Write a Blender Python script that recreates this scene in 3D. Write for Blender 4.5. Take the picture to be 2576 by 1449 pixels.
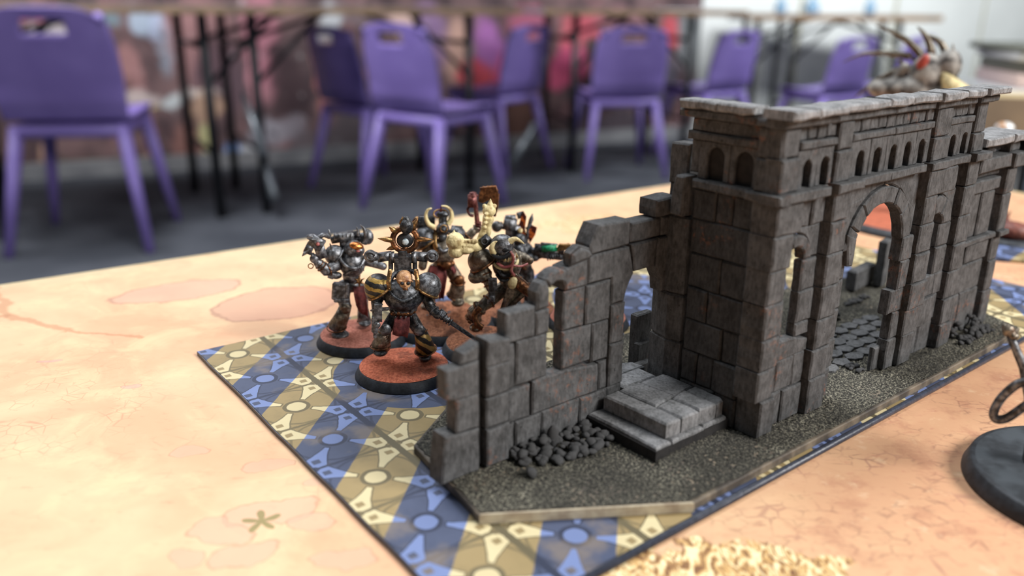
import bpy, bmesh, math, random
import numpy as np
from mathutils import Vector, Matrix, noise
for o in list(bpy.data.objects): bpy.data.objects.remove(o)
SC = bpy.context.scene
COL = SC.collection
TZ = 0.783            # height of our table top above the floor (m)
CH = 117.0            # camera height above the table top (mm)
# ------------------------------------------------------------ camera
PITCH, ROLL, FPX = 0.3237, -0.0099, 2115.5
cp, sp = math.cos(PITCH), math.sin(PITCH)
_r = Vector((1, 0, 0)); _d = Vector((0, -sp, -cp)); _f = Vector((0, cp, -sp))
RIGHT = math.cos(ROLL) * _r + math.sin(ROLL) * _d
DOWN = -math.sin(ROLL) * _r + math.cos(ROLL) * _d
FWD = _f
cam = bpy.data.cameras.new('camera'); camo = bpy.data.objects.new('camera', cam); COL.objects.link(camo)
cam.sensor_width = 36.0; cam.lens = 36.0 * FPX / 2576
cam.clip_start = 0.01; cam.clip_end = 60
Mx = Matrix((RIGHT, -DOWN, -FWD)).transposed().to_4x4()
Mx.translation = Vector((0, 0, TZ + CH / 1000)); camo.matrix_world = Mx
cam.dof.use_dof = True; cam.dof.focus_distance = 0.262; cam.dof.aperture_fstop = 7.8
SC.camera = camo
# ------------------------------------------------------------ world, lights, exposure
SC.view_settings.view_transform = 'Standard'; SC.view_settings.look = 'None'
SC.view_settings.gamma = 1; SC.view_settings.use_curve_mapping = False
SC.view_settings.exposure = 0.0
w = bpy.data.worlds.new('world'); SC.world = w; w.use_nodes = True
w.node_tree.nodes['Background'].inputs[0].default_value = (0.80, 0.90, 1.0, 1)
w.node_tree.nodes['Background'].inputs[1].default_value = 0.11
def area(name, loc, target, sx, sy, power, color=(1, 1, 1)):
    l = bpy.data.lights.new(name, 'AREA'); l.shape = 'RECTANGLE'; l.size = sx; l.size_y = sy
    l.energy = power; l.color = color
    o = bpy.data.objects.new(name, l); COL.objects.link(o); o.location = loc
    d = Vector(target) - Vector(loc); o.rotation_euler = d.to_track_quat('-Z', 'Y').to_euler()
    return o
area('ceiling_light', (1.65, -0.55, 2.1), (0.0, 0.3, 0.75), 1.1, 0.7, 78, (1.0, 0.985, 0.96))
area('ceiling_light', (-0.15, 0.75, 2.5), (0.05, 0.4, 0.75), 1.3, 0.5, 27, (0.90, 0.95, 1.0))
area('ceiling_light', (-1.5, 2.9, 2.7), (-0.7, 4.0, 0.0), 1.2, 0.5, 80, (0.97, 0.98, 1.0))
area('ceiling_light', (-3.0, 2.4, 2.7), (-1.6, 3.6, 0.0), 1.2, 0.6, 30, (0.97, 0.98, 1.0))
area('ceiling_light', (2.8, 4.3, 2.6), (2.6, 6.4, 0.9), 2.0, 0.6, 122, (0.95, 0.98, 1.0))
# ------------------------------------------------------------ helpers
def srgb(r, g, b):
    f = lambda c: ((c / 255) / 12.92) if c / 255 <= 0.04045 else (((c / 255) + 0.055) / 1.055) ** 2.4
    return (f(r), f(g), f(b), 1.0)
def W(x, y, z=0.0):            # table millimetres -> scene metres
    return Vector((x / 1000, y / 1000, TZ + z / 1000))
def ray(px, py):
    return RIGHT * ((px - 1288) / FPX) + DOWN * ((py - 724.5) / FPX) + FWD
def ground(px, py, z=0.0):     # table mm point seen at a pixel
    d = ray(px, py); t = (z - CH) / d.z
    return Vector((d.x * t, d.y * t, z))
class MB:
    """collects shapes (any unit), builds ONE mesh object"""
    def __init__(s): s.v = []; s.f = []; s.m = []; s.mi = 0
    def add(s, vs, fs):
        n = len(s.v); s.v += [tuple(v) for v in vs]; s.f += [tuple(i + n for i in f) for f in fs]; s.m += [s.mi] * len(fs)
    def box(s, c, size, rot=None):
        x, y, z = (k / 2 for k in size); R = rot or Matrix.Identity(3)
        vs = [Vector(c) + R @ Vector((sx * x, sy * y, sz * z)) for sx in (-1, 1) for sy in (-1, 1) for sz in (-1, 1)]
        s.add(vs, [(0, 1, 3, 2), (4, 6, 7, 5), (0, 4, 5, 1), (2, 3, 7, 6), (0, 2, 6, 4), (1, 5, 7, 3)])
    def prism(s, poly, fn, t0, t1):   # poly of (u,v); fn(u,v,t)
        n = len(poly); vs = [fn(u, v, t0) for u, v in poly] + [fn(u, v, t1) for u, v in poly]
        s.add(vs, [tuple(range(n))[::-1], tuple(range(n, 2 * n))] + [(i, (i + 1) % n, n + (i + 1) % n, n + i) for i in range(n)])
    def tube(s, pts, rs, seg=10, cap=True, sq=None):
        pts = [Vector(p) for p in pts]; n = len(pts)
        if not hasattr(rs, '__len__'): rs = [rs] * n
        up = None; vs = []
        for i, p in enumerate(pts):
            t = (pts[min(i + 1, n - 1)] - pts[max(i - 1, 0)]).normalized()
            if up is None:
                up = Vector((0, 0, 1)) if abs(t.z) < 0.9 else Vector((1, 0, 0))
            a = t.cross(up); a = a.normalized() if a.length > 1e-9 else t.orthogonal().normalized()
            b = a.cross(t).normalized(); up = b
            r = rs[i]; ra, rb = (r if hasattr(r, '__len__') else (r, r))
            for k in range(seg):
                q = 2 * math.pi * k / seg; vs.append(p + a * (ra * math.cos(q)) + b * (rb * math.sin(q)))
        fs = [(i * seg + k, i * seg + (k + 1) % seg, (i + 1) * seg + (k + 1) % seg, (i + 1) * seg + k) for i in range(n - 1) for k in range(seg)]
        if cap: fs += [tuple(range(seg))[::-1], tuple(range((n - 1) * seg, n * seg))]
        s.add(vs, fs)
    def ell(s, c, r, rot=None, seg=16, rings=10, z0=-1.0, z1=1.0):
        if not hasattr(r, '__len__'): r = (r, r, r)
        R = rot or Matrix.Identity(3); c = Vector(c); vs = []; fs = []
        p0, p1 = math.asin(z0), math.asin(z1)
        for i in range(rings + 1):
            ph = p0 + (p1 - p0) * i / rings
            for k in range(seg):
                th = 2 * math.pi * k / seg
                vs.append(c + R @ Vector((r[0] * math.cos(ph) * math.cos(th), r[1] * math.cos(ph) * math.sin(th), r[2] * math.sin(ph))))
        fs = [(i * seg + k, i * seg + (k + 1) % seg, (i + 1) * seg + (k + 1) % seg, (i + 1) * seg + k) for i in range(rings) for k in range(seg)]
        fs += [tuple(range(seg))[::-1], tuple(range(rings * seg, (rings + 1) * seg))]
        s.add(vs, fs)
    def ring(s, c, R, r, rot=None, seg=28, sub=8, a0=0, a1=2 * math.pi, sc=(1, 1)):
        M = rot or Matrix.Identity(3)
        full = abs(a1 - a0 - 2 * math.pi) < 1e-6
        pts = [Vector(c) + M @ Vector((R * sc[0] * math.cos(a0 + (a1 - a0) * i / seg), R * sc[1] * math.sin(a0 + (a1 - a0) * i / seg), 0)) for i in range(seg + 1)]
        s.tube(pts, r, sub)
    def lathe(s, c, prof, seg=48, rot=None):   # prof: (r,z)
        M = rot or Matrix.Identity(3); vs = []; n = len(prof)
        for r, z in prof:
            for k in range(seg):
                q = 2 * math.pi * k / seg; vs.append(Vector(c) + M @ Vector((r * math.cos(q), r * math.sin(q), z)))
        fs = [(i * seg + k, i * seg + (k + 1) % seg, (i + 1) * seg + (k + 1) % seg, (i + 1) * seg + k) for i in range(n - 1) for k in range(seg)]
        fs += [tuple(range(seg))[::-1], tuple(range((n - 1) * seg, n * seg))]
        s.add(vs, fs)
    def build(s, name, mat, parent=None, sc=0.001, smooth=True, origin=None, bevel=0, remesh=0, kind=None, label=None, solid=0, seed=0):
        me = bpy.data.meshes.new(name)
        og = Vector(origin) if origin is not None else Vector((0, 0, 0))
        me.from_pydata([((Vector(v) - og) * sc)[:] for v in s.v], [], s.f)
        for mm in (mat if isinstance(mat, (list, tuple)) else [mat]): me.materials.append(mm)
        if isinstance(mat, (list, tuple)): me.polygons.foreach_set('material_index', s.m)
        bm = bmesh.new(); bm.from_mesh(me); bmesh.ops.recalc_face_normals(bm, faces=bm.faces)
        if bevel: bmesh.ops.bevel(bm, geom=bm.edges[:], offset=bevel * sc, segments=1, affect='EDGES', profile=0.5)
        bm.to_mesh(me); bm.free()
        me.polygons.foreach_set('use_smooth', [smooth] * len(me.polygons))
        o = bpy.data.objects.new(name, me); COL.objects.link(o)
        if parent: o.parent = parent
        if remesh:
            m = o.modifiers.new('remesh', 'REMESH'); m.mode = 'VOXEL'; m.voxel_size = remesh * sc; m.use_smooth_shade = True
            m2 = o.modifiers.new('smooth', 'SMOOTH'); m2.factor = 0.5; m2.iterations = 2
        if kind: o['kind'] = kind
        if label: o['label'] = label
        return o
def empty(name, loc, rz=0.0):
    o = bpy.data.objects.new(name, None); COL.objects.link(o); o.location = loc; o.rotation_euler = (0, 0, rz)
    o.empty_display_size = 0.01
    return o
def tag(o, label, cat, group=None):
    o['label'] = label; o['category'] = cat
    if group: o['group'] = group
    return o
def struct(o): o['kind'] = 'structure'; return o
def copy_tree(o, parent=None):
    c = o.copy(); COL.objects.link(c); c.parent = parent
    for ch in list(o.children): copy_tree(ch, c)
    return c
RY = lambda a: Matrix.Rotation(a, 3, 'Y')
RX = lambda a: Matrix.Rotation(a, 3, 'X')
RZ = lambda a: Matrix.Rotation(a, 3, 'Z')
# ------------------------------------------------------------ node expressions
class N:
    def __init__(s, nt, sock): s.nt = nt; s.s = sock
    def _m(s, op, b=None, c=None):
        n = s.nt.nodes.new('ShaderNodeMath'); n.operation = op
        for i, v in enumerate((s, b, c)):
            if v is None: continue
            if isinstance(v, N): s.nt.links.new(v.s, n.inputs[i])
            else: n.inputs[i].default_value = float(v)
        return N(s.nt, n.outputs[0])
    def __add__(s, o): return s._m('ADD', o)
    def __sub__(s, o): return s._m('SUBTRACT', o)
    def __mul__(s, o): return s._m('MULTIPLY', o)
    def __truediv__(s, o): return s._m('DIVIDE', o)
    def abs(s): return s._m('ABSOLUTE')
    def frac(s): return s._m('FRACT')
    def floor(s): return s._m('FLOOR')
    def sqrt(s): return s._m('SQRT')
    def sin(s): return s._m('SINE')
    def lt(s, o): return s._m('LESS_THAN', o)
    def gt(s, o): return s._m('GREATER_THAN', o)
    def mx(s, o): return s._m('MAXIMUM', o)
    def mn(s, o): return s._m('MINIMUM', o)
    def step(s, lo, hi):      # smooth step
        n = s.nt.nodes.new('ShaderNodeMapRange'); n.interpolation_type = 'SMOOTHSTEP'
        s.nt.links.new(s.s, n.inputs[0]); n.inputs[1].default_value = lo; n.inputs[2].default_value = hi
        return N(s.nt, n.outputs[0])
class Mat:
    def __init__(s, name, rough=0.7, metal=0.0, spec=0.5):
        s.m = bpy.data.materials.new(name); s.m.use_nodes = True; s.nt = s.m.node_tree
        s.b = s.nt.nodes['Principled BSDF']; s.b.inputs['Roughness'].default_value = rough
        s.b.inputs['Metallic'].default_value = metal; s.b.inputs['Specular IOR Level'].default_value = spec
        s.tc = s.nt.nodes.new('ShaderNodeTexCoord')
    def vec(s, scale=1000.0, off=(0, 0, 0)):
        n = s.nt.nodes.new('ShaderNodeMapping'); n.inputs['Scale'].default_value = (scale,) * 3 if not hasattr(scale, '__len__') else scale
        n.inputs['Location'].default_value = off
        s.nt.links.new(s.tc.outputs['Object'], n.inputs[0]); return n.outputs[0]
    def xyz(s, v):
        n = s.nt.nodes.new('ShaderNodeSeparateXYZ'); s.nt.links.new(v, n.inputs[0]); return [N(s.nt, n.outputs[i]) for i in range(3)]
    def noise(s, v, scale, detail=3, rough=0.55, dist=0.0):
        n = s.nt.nodes.new('ShaderNodeTexNoise'); s.nt.links.new(v, n.inputs['Vector']); n.inputs['Scale'].default_value = scale
        n.inputs['Detail'].default_value = detail; n.inputs['Roughness'].default_value = rough; n.inputs['Distortion'].default_value = dist
        return N(s.nt, n.outputs[0])
    def voro(s, v, scale, feature='DISTANCE_TO_EDGE'):
        n = s.nt.nodes.new('ShaderNodeTexVoronoi'); n.feature = feature; s.nt.links.new(v, n.inputs['Vector']); n.inputs['Scale'].default_value = scale
        return N(s.nt, n.outputs[0])
    def col(s, c):
        n = s.nt.nodes.new('ShaderNodeRGB'); n.outputs[0].default_value = c; return n.outputs[0]
    def mix(s, a, b, f):
        n = s.nt.nodes.new('ShaderNodeMix'); n.data_type = 'RGBA'
        if isinstance(f, N): s.nt.links.new(f.s, n.inputs[0])
        else: n.inputs[0].default_value = f
        for i, c in ((6, a), (7, b)):
            if isinstance(c, tuple): n.inputs[i].default_value = c
            else: s.nt.links.new(c, n.inputs[i])
        return n.outputs[2]
    def setc(s, c):
        if isinstance(c, tuple): s.b.inputs['Base Color'].default_value = c
        else: s.nt.links.new(c, s.b.inputs['Base Color'])
    def bump(s, h, strength=0.4, dist=0.0003):
        n = s.nt.nodes.new('ShaderNodeBump'); n.inputs['Strength'].default_value = strength; n.inputs['Distance'].default_value = dist
        s.nt.links.new(h.s, n.inputs['Height']); s.nt.links.new(n.outputs[0], s.b.inputs['Normal'])
def simple(name, c, c2=None, rough=0.7, metal=0.0, sc=0.6, bs=0.35, bd=0.0003, spec=0.5, unit=1000.0, lo=0.35, hi=0.65):
    m = Mat(name, rough, metal, spec); v = m.vec(unit)
    n = m.noise(v, sc, 4)
    m.setc(m.mix(c, c2 or c, n.step(lo, hi)))
    if bs: m.bump(m.noise(v, sc * 3, 3), bs, bd)
    return m.m
# ---- stone of the ruin: dark grey, drybrushed, with rust stains
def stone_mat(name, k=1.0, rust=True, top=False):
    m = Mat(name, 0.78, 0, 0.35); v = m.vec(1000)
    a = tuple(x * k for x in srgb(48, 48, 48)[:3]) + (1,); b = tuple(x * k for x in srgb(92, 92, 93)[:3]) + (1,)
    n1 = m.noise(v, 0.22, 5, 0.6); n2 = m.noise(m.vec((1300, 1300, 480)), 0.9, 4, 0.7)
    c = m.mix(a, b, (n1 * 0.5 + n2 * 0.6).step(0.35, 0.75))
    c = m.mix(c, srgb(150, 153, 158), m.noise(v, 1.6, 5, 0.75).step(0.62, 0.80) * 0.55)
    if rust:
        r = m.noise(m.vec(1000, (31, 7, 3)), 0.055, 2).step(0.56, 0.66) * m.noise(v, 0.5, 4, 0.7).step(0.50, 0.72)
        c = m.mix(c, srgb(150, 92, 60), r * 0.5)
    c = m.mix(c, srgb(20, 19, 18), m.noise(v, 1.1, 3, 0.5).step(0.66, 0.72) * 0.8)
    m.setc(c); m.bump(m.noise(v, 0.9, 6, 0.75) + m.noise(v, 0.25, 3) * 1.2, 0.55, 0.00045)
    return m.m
M = {}
M['stone'] = stone_mat('dark_stone', 1.0); M['stone_dim'] = stone_mat('shaded_side_stone', 0.6)  # dim copy puts the side wall's shade into the stone colour
M['stone_cap'] = stone_mat('lit_drybrushed_stone', 3.2, False)  # coping copy: drybrush plus strong top light put into the colour
M['stone_black'] = simple('black_primer_joint', srgb(22, 20, 20), srgb(34, 31, 30), 0.85, 0, 0.5)
M['step'] = stone_mat('step_stone', 2.3, False); M['flag'] = stone_mat('flag_stone', 1.5, False)
def gravel_mat():
    m = Mat('gravel_texture_paint', 0.85, 0, 0.3); v = m.vec(1000)
    n = m.noise(v, 1.5, 5, 0.75); big = m.noise(v, 0.035, 2)
    c = m.mix(srgb(50, 48, 44), srgb(176, 170, 150), n.step(0.47, 0.64) * (big.step(0.38, 0.62) * 0.55 + 0.35))
    m.setc(c); m.bump(n + m.noise(v, 3.0, 2) * 0.4, 0.9, 0.0007); return m.m
M['gravel'] = gravel_mat()
M['board_edge'] = simple('board_edge', srgb(62, 56, 50), srgb(120, 108, 92), 0.7, 0, 0.12)
M['board_light'] = simple('board_edge_pale', srgb(140, 125, 105), srgb(170, 158, 135), 0.7, 0, 0.2)  # front-left strip, paler than the rest of the board edge
# ---- printed tile mat (navy and tan checker of flowers), i/j tile units
PT = 0.024864
def tile_mat():
    m = Mat('printed_tile_mat', 0.62, 0, 0.4)
    v = m.vec(1 / PT); x, y, z = m.xyz(v); i = x; j = y * -1
    wob = m.noise(v, 7.0, 3); i = i + (wob - 0.5) * 0.03; j = j + (m.noise(m.vec(1 / PT, (5, 5, 0)), 7.0, 3) - 0.5) * 0.03
    u = ((i + 0.5).frac() - 0.5).abs(); w_ = ((j + 0.5).frac() - 0.5).abs()
    rr = (u * u + w_ * w_).sqrt()
    d = (u + w_) * 0.7071; e = (u - w_).abs() * 0.7071
    arm = e.lt((d - 0.12)._m('POWER', 1.6) * 0.42 + 0.018) * d.gt(0.20) * d.lt(0.62)
    sq = (u - 0.365).abs().mx((w_ - 0.365).abs()); corner = sq.lt(0.085); inner = sq.lt(0.042)
    arm2 = e.lt((d - 0.12)._m('POWER', 1.6) * 0.42 + 0.036) * d.gt(0.18) * d.lt(0.64)
    sq2 = sq.lt(0.102)
    edge = u.mx(w_).gt(0.478); thick = (i.frac() * 1.0 - 0.5).abs().lt(0.042) * 1.0
    disc = rr.lt(0.115); ringm = rr.lt(0.165)
    petal = m.noise(v, 3.5, 5, 0.7)
    # light value 0 dark line, 0.45 petal, 1 light stone
    L = petal.step(0.25, 0.75) * 0.22 + 0.34
    def over(L, mask, val):
        return L * (mask * -1 + 1) + mask * val
    pet_out = (rr - 0.46).abs().lt(0.016)
    L = over(L, pet_out, 0.2)
    L = over(L, arm2, 0.16); L = over(L, sq2, 0.16); L = over(L, arm, 0.92); L = over(L, corner, 0.90); L = over(L, inner, 0.38)
    L = over(L, ringm, 0.12); L = over(L, disc, 0.84); L = over(L, edge, 0.14); L = over(L, thick, 0.08)
    s = i + j
    band = ((s + 0.46) * 0.5).frac().gt(0.5)
    cx = i - 1.75; cy = j - 1.95; circ = (cx * cx + cy * cy).sqrt().lt(1.12)
    cx2 = i - 6.2; cy2 = j - 1.5; band = band.mx(circ).mx((cx2 * cx2 + cy2 * cy2).sqrt().lt(1.35))
    lo = m.noise(v, 1.2, 4)
    tan = m.mix(m.mix(srgb(92, 84, 62), srgb(150, 130, 90), L.step(0, 0.5)), srgb(206, 191, 150), L.step(0.5, 0.95))
    blu = m.mix(m.mix(srgb(40, 46, 66), srgb(70, 78, 102), L.step(0, 0.5)), srgb(112, 128, 172), L.step(0.5, 0.95))
    blu = m.mix(blu, srgb(140, 124, 104), (lo.step(0.52, 0.66) * L.lt(0.6)) * 0.5)
    c = m.mix(tan, blu, band)
    m.setc(c); m.bump(m.noise(m.vec(1000), 4.5, 1), 0.12, 0.0001)
    return m.m
M['tile_print'] = tile_mat()
M['rubber'] = simple('black_rubber_edge', srgb(44, 48, 60), srgb(58, 62, 76), 0.36)
# ---- printed desert mat
def desert_mat():
    m = Mat('printed_desert_mat', 0.66, 0, 0.35); v = m.vec(1000); x, y, z = m.xyz(v)
    big = m.noise(v, 0.012, 4, 0.6, 0.6); med = m.noise(v, 0.045, 5, 0.65, 0.8); fine = m.noise(m.vec((1000, 2200, 1000)), 0.16, 5, 0.7)
    c = m.mix(srgb(227, 190, 152), srgb(218, 168, 132), big.step(0.35, 0.65))
    c = m.mix(c, srgb(236, 204, 160), med.step(0.45, 0.70) * 0.55)
    right = (x * 0.9 - y * 0.35).step(-75, 40)
    c = m.mix(c, srgb(202, 152, 116), right * 0.7)
    c = m.mix(c, srgb(190, 128, 104), fine.step(0.55, 0.75) * (right * 0.4 + 0.35))
    # faint cracked pebbles
    vv = m.vec(1000, (2, 3, 0)); e = m.voro(vv, 0.14); reg = m.noise(m.vec(1000, (9, 4, 0)), 0.03, 2).step(0.50, 0.62)
    e2 = (e.step(0.0, 0.07) * -1 + 1) * reg * m.noise(v, 0.12, 2).step(0.42, 0.6)
    c = m.mix(c, srgb(160, 112, 96), e2 * (right * 0.55 + 0.18))
    pe = m.voro(m.vec((1000, 1500, 1000), (7, 1, 0)), 0.19); pr = m.noise(m.vec(1000, (50, 20, 0)), 0.05, 3).step(0.45, 0.56)
    c = m.mix(c, srgb(132, 92, 76), (pe.step(0.0, 0.10) * -1 + 1) * pr * right * m.noise(v, 0.25, 3).step(0.42, 0.6) * 0.55)
    c = m.mix(c, srgb(176, 122, 96), m.noise(m.vec(1000, (77, 20, 0)), 0.06, 5, 0.7).step(0.50, 0.68) * (right * 0.5 + 0.08))
    c = m.mix(c, srgb(234, 206, 170), m.noise(m.vec(1000, (17, 60, 0)), 0.10, 4, 0.7).step(0.58, 0.70) * right * 0.4)
    nz = m.noise(v, 0.10, 3) - 0.5; nz2 = m.noise(m.vec(1000, (40, 10, 0)), 0.10, 3) - 0.5
    xw = x + nz * 9; yw = y + nz2 * 9
    def rock(c, cx, cy, rx, ry, ang, fill, line, k=1.0):
        ca, sa = math.cos(ang), math.sin(ang); dx = xw - cx; dy = yw - cy
        p = (dx * ca + dy * sa) / rx; q = (dy * ca - dx * sa) / ry
        r = (p * p + q * q).sqrt()
        c = m.mix(c, fill, (r.step(0.90, 1.0) * -1 + 1) * 0.55 * k)
        ln = ((r - 0.97).abs().step(0.0, 0.07) * -1 + 1)
        return m.mix(c, line, ln * 0.55 * k)
    pk = srgb(214, 168, 144); ln = srgb(184, 130, 106)
    for cx, cy, rx, ry, an in ((-57, 176, 11, 5.5, .3), (-68, 168, 8, 5, -.3), (-60, 159, 8, 5, .5), (-46.5, 172, 5.5, 5, 0), (-37, 158, 7, 4, .2), (-64, 198, 7, 3.4, .2),
                               (-72, 158, 4, 3, 0), (-50, 190, 4, 2.4, .4), (-30, 170, 3, 2, .4), (-88, 205, 5, 3, 0)):
        c = rock(c, cx, cy, rx, ry, an, pk, ln)
    gy = srgb(198, 160, 142); gl = srgb(160, 112, 98)
    c = rock(c, -143, 340, 27, 13, .5, gy, gl, 1.1); c = rock(c, -97, 326, 26, 20, .6, srgb(202, 152, 132), gl, 1.1)
    c = rock(c, -158, 266, 4, 1.6, .2, srgb(186, 150, 150), gl, .9); c = rock(c, -122, 246, 3, 1.4, .2, srgb(186, 150, 150), gl, .8)
    # long brown crack
    def line(c, x0, y0, x1, y1, wd, colr, k):
        L = math.hypot(x1 - x0, y1 - y0); ux, uy = (x1 - x0) / L, (y1 - y0) / L
        dx = xw - x0; dy = yw - y0; t = dx * ux + dy * uy; d = (dx * uy - dy * ux).abs()
        msk = (d.step(wd * 0.4, wd) * -1 + 1) * t.gt(0) * t.lt(L)
        return m.mix(c, colr, msk * k)
    cr = srgb(176, 120, 84)
    for a in ((-225, 345, -197, 308, 2.6), (-240, 300, -197, 308, 2.4), (-197, 308, -165, 292, 2.8), (-165, 292, -135, 288, 1.4)):
        c = line(c, *a, cr, 0.55)
    # red-brown fine roots, lower left
    rt = m.voro(m.vec(1000, (3, 8, 0)), 0.22); reg = (((x + 142) * (x + 142) + (y - 228) * (y - 228)).sqrt().step(20, 46) * -1 + 1)
    c = m.mix(c, srgb(190, 120, 96), (rt.step(0, 0.06) * -1 + 1) * reg * m.noise(v, 0.09, 2).step(0.45, 0.6) * 0.45)
    # star shaped green plant
    dx = x + 59.2; dy = (y - 172.2); r = (dx * dx + dy * dy).sqrt()
    n = m.nt.nodes.new('ShaderNodeMath'); n.operation = 'ARCTAN2'; m.nt.links.new(dy.s, n.inputs[0]); m.nt.links.new(dx.s, n.inputs[1]); th = N(m.nt, n.outputs[0])
    star = r.lt((th * 2.5 + nz * 2).sin().abs()._m('POWER', 2.0) * 3.8 + 1.0)
    c = m.mix(c, srgb(134, 126, 78), star * 0.85)
    # dry grass tuft prints
    def tuft(c, cx, cy, rx, ry, k):
        ax = (x - cx) / rx; ay = (y - cy) / ry; msk = ((ax * ax + ay * ay).sqrt() + nz2 * 1.8).step(0.78, 0.98) * -1 + 1
        st = m.noise(m.vec((1000, 420, 1000), (0, 0, 0)), 0.34, 4, 0.6, 2.6)
        g = m.mix(m.mix(srgb(120, 84, 56), srgb(206, 164, 104), st.step(0.40, 0.48)), srgb(246, 226, 180), st.step(0.50, 0.58))
        return m.mix(c, g, msk * k)
    c = tuft(c, 48, 155, 31, 13, 0.95); c = tuft(c, 58, 462, 48, 26, 0.45)
    m.setc(c); m.bump(m.noise(v, 3.5, 1), 0.10, 0.0001)
    return m.m
M['desert_print'] = desert_mat()
M['ply'] = simple('pale_plywood', srgb(224, 204, 160), srgb(206, 182, 136), 0.55, 0, 0.05)
M['tan_edge'] = simple('pale_table_edge', srgb(150, 124, 96), srgb(118, 98, 78), 0.5, 0, 6, unit=1.0, bs=0)
M['table_top'] = simple('grey_table_top', srgb(150, 150, 152), srgb(128, 128, 132), 0.35, 0, 6, unit=1.0, bs=0)
M['black_metal'] = simple('black_painted_steel', srgb(24, 26, 30), srgb(34, 36, 40), 0.35, 0.3, 8, unit=1.0, bs=0)
M['grey_steel'] = simple('grey_steel_brace', srgb(128, 134, 140), srgb(100, 106, 112), 0.4, 0.5, 8, unit=1.0, bs=0)
M['purple'] = simple('purple_plastic', srgb(134, 116, 186), srgb(124, 106, 176), 0.42, 0, 6, unit=1.0, bs=0.05, bd=0.001)
M['carpet'] = simple('charcoal_carpet', srgb(66, 69, 76), srgb(84, 87, 94), 0.95, 0, 2.5, unit=1.0, bs=0.5, bd=0.01, spec=0.1)
M['white_wall'] = simple('off_white_panel', srgb(226, 229, 226), srgb(216, 219, 216), 0.6, 0, 1.5, unit=1.0, bs=0)
M['wall_joint'] = simple('cream_panel_joint', srgb(196, 190, 160), srgb(186, 180, 150), 0.6, 0, 1.5, unit=1.0, bs=0)
# metals and paints of the miniatures
def armour(name, a, b, wash, rough=0.34, metal=0.75):
    m = Mat(name, rough, metal, 0.5); v = m.vec(1000)
    n = m.noise(v, 0.7, 4, 0.65); n2 = m.noise(v, 0.28, 3)
    c = m.mix(a, b, n.step(0.38, 0.66)); c = m.mix(c, wash, n2.step(0.50, 0.64) * 0.75)
    m.setc(c); m.bump(m.noise(v, 1.6, 4, 0.6), 0.45, 0.00035); return m.m
M['gun'] = armour('gunmetal', srgb(70, 70, 73), srgb(146, 148, 152), srgb(56, 51, 46), .40, .62)
M['dark_arm'] = armour('black_armour', srgb(40, 41, 44), srgb(104, 106, 110), srgb(28, 27, 27), 0.34, 0.5)
M['brown_arm'] = armour('brown_washed_armour', srgb(92, 84, 74), srgb(156, 146, 130), srgb(84, 56, 38), 0.36, 0.65)
M['gold'] = armour('old_gold_trim', srgb(128, 94, 58), srgb(186, 150, 100), srgb(86, 52, 30), 0.32, 0.85)
M['bronze'] = armour('dark_bronze', srgb(84, 54, 36), srgb(150, 102, 66), srgb(44, 26, 20), 0.36, 0.8)
M['red_metal'] = armour('red_brown_metal', srgb(78, 36, 34), srgb(140, 84, 78), srgb(48, 24, 22), 0.4, 0.5)
M['bone'] = simple('bone', srgb(150, 124, 78), srgb(226, 208, 156), 0.5, 0, 0.45, 0.6, lo=0.3, hi=0.55)
M['skin'] = simple('tan_skull_skin', srgb(128, 78, 48), srgb(206, 160, 116), 0.42, 0, 0.6, 0.6, lo=0.3, hi=0.6)
M['cloth'] = simple('dark_red_cloth', srgb(74, 26, 28), srgb(124, 58, 56), 0.8, 0, 0.5, 0.5)
M['flesh'] = simple('pink_brown_flesh', srgb(140, 70, 72), srgb(180, 112, 106), 0.25, 0, 0.6, 0.4)
M['green'] = simple('green_coil', srgb(10, 92, 60), srgb(40, 160, 112), 0.2, 0.1, 1.2, 0.5)
M['black'] = simple('black_paint', srgb(24, 25, 28), srgb(40, 42, 46), 0.5, 0, 0.3)
M['base_rim'] = simple('black_base_rim', srgb(30, 32, 36), srgb(48, 52, 58), 0.55, 0, 0.35, 0.3)
def base_top(name, a, b, dark):
    m = Mat(name, 0.85, 0, 0.3); v = m.vec(1000); n = m.noise(v, 1.1, 5, 0.75)
    c = m.mix(a, b, n.step(0.36, 0.64)); c = m.mix(c, dark, m.noise(v, 0.16, 3).step(0.56, 0.70) * 0.65)
    m.setc(c); m.bump(n + m.noise(v, 3, 2) * 0.5, 0.9, 0.0006); return m.m
M['red_earth'] = base_top('red_earth', srgb(168, 82, 58), srgb(222, 130, 98), srgb(112, 66, 52))
M['pink_earth'] = base_top('dusty_pink_earth', srgb(170, 100, 84), srgb(206, 136, 116), srgb(120, 80, 72))
M['brown_earth'] = base_top('brown_cork_rock', srgb(110, 66, 46), srgb(176, 116, 84), srgb(74, 50, 42))
def stripe_mat(name, ang, per, off, a, b, sx=1.0, wob=1.0):
    m = Mat(name, 0.4, 0.35, 0.5); v = m.vec(1000); x, y, z = m.xyz(v)
    t = x * math.cos(ang) + z * math.sin(ang) + (m.noise(v, 0.5, 2) - 0.5) * wob
    msk = ((t / per + off).frac()).gt(0.56)
    n = m.noise(v, 0.9, 4)
    c = m.mix(m.mix(a, tuple(k * 1.8 for k in a[:3]) + (1,), n.step(0.4, 0.7)), b, msk * n.step(0.2, 0.45))
    m.setc(c); m.bump(m.noise(v, 1.6, 3), 0.3, 0.0003); return m.m
M['hazard'] = stripe_mat('hazard_stripes', 1.35, 2.6, 0.2, srgb(36, 35, 35), srgb(158, 128, 62))
M['hazard_leg'] = stripe_mat('hazard_stripes_greave', 1.0, 2.6, 0.1, srgb(38, 33, 30), srgb(164, 132, 74))
M['flame'] = stripe_mat('flame_painted_wing', 0.6, 3.0, 0.1, srgb(70, 26, 20), srgb(196, 96, 40), wob=4)
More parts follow.
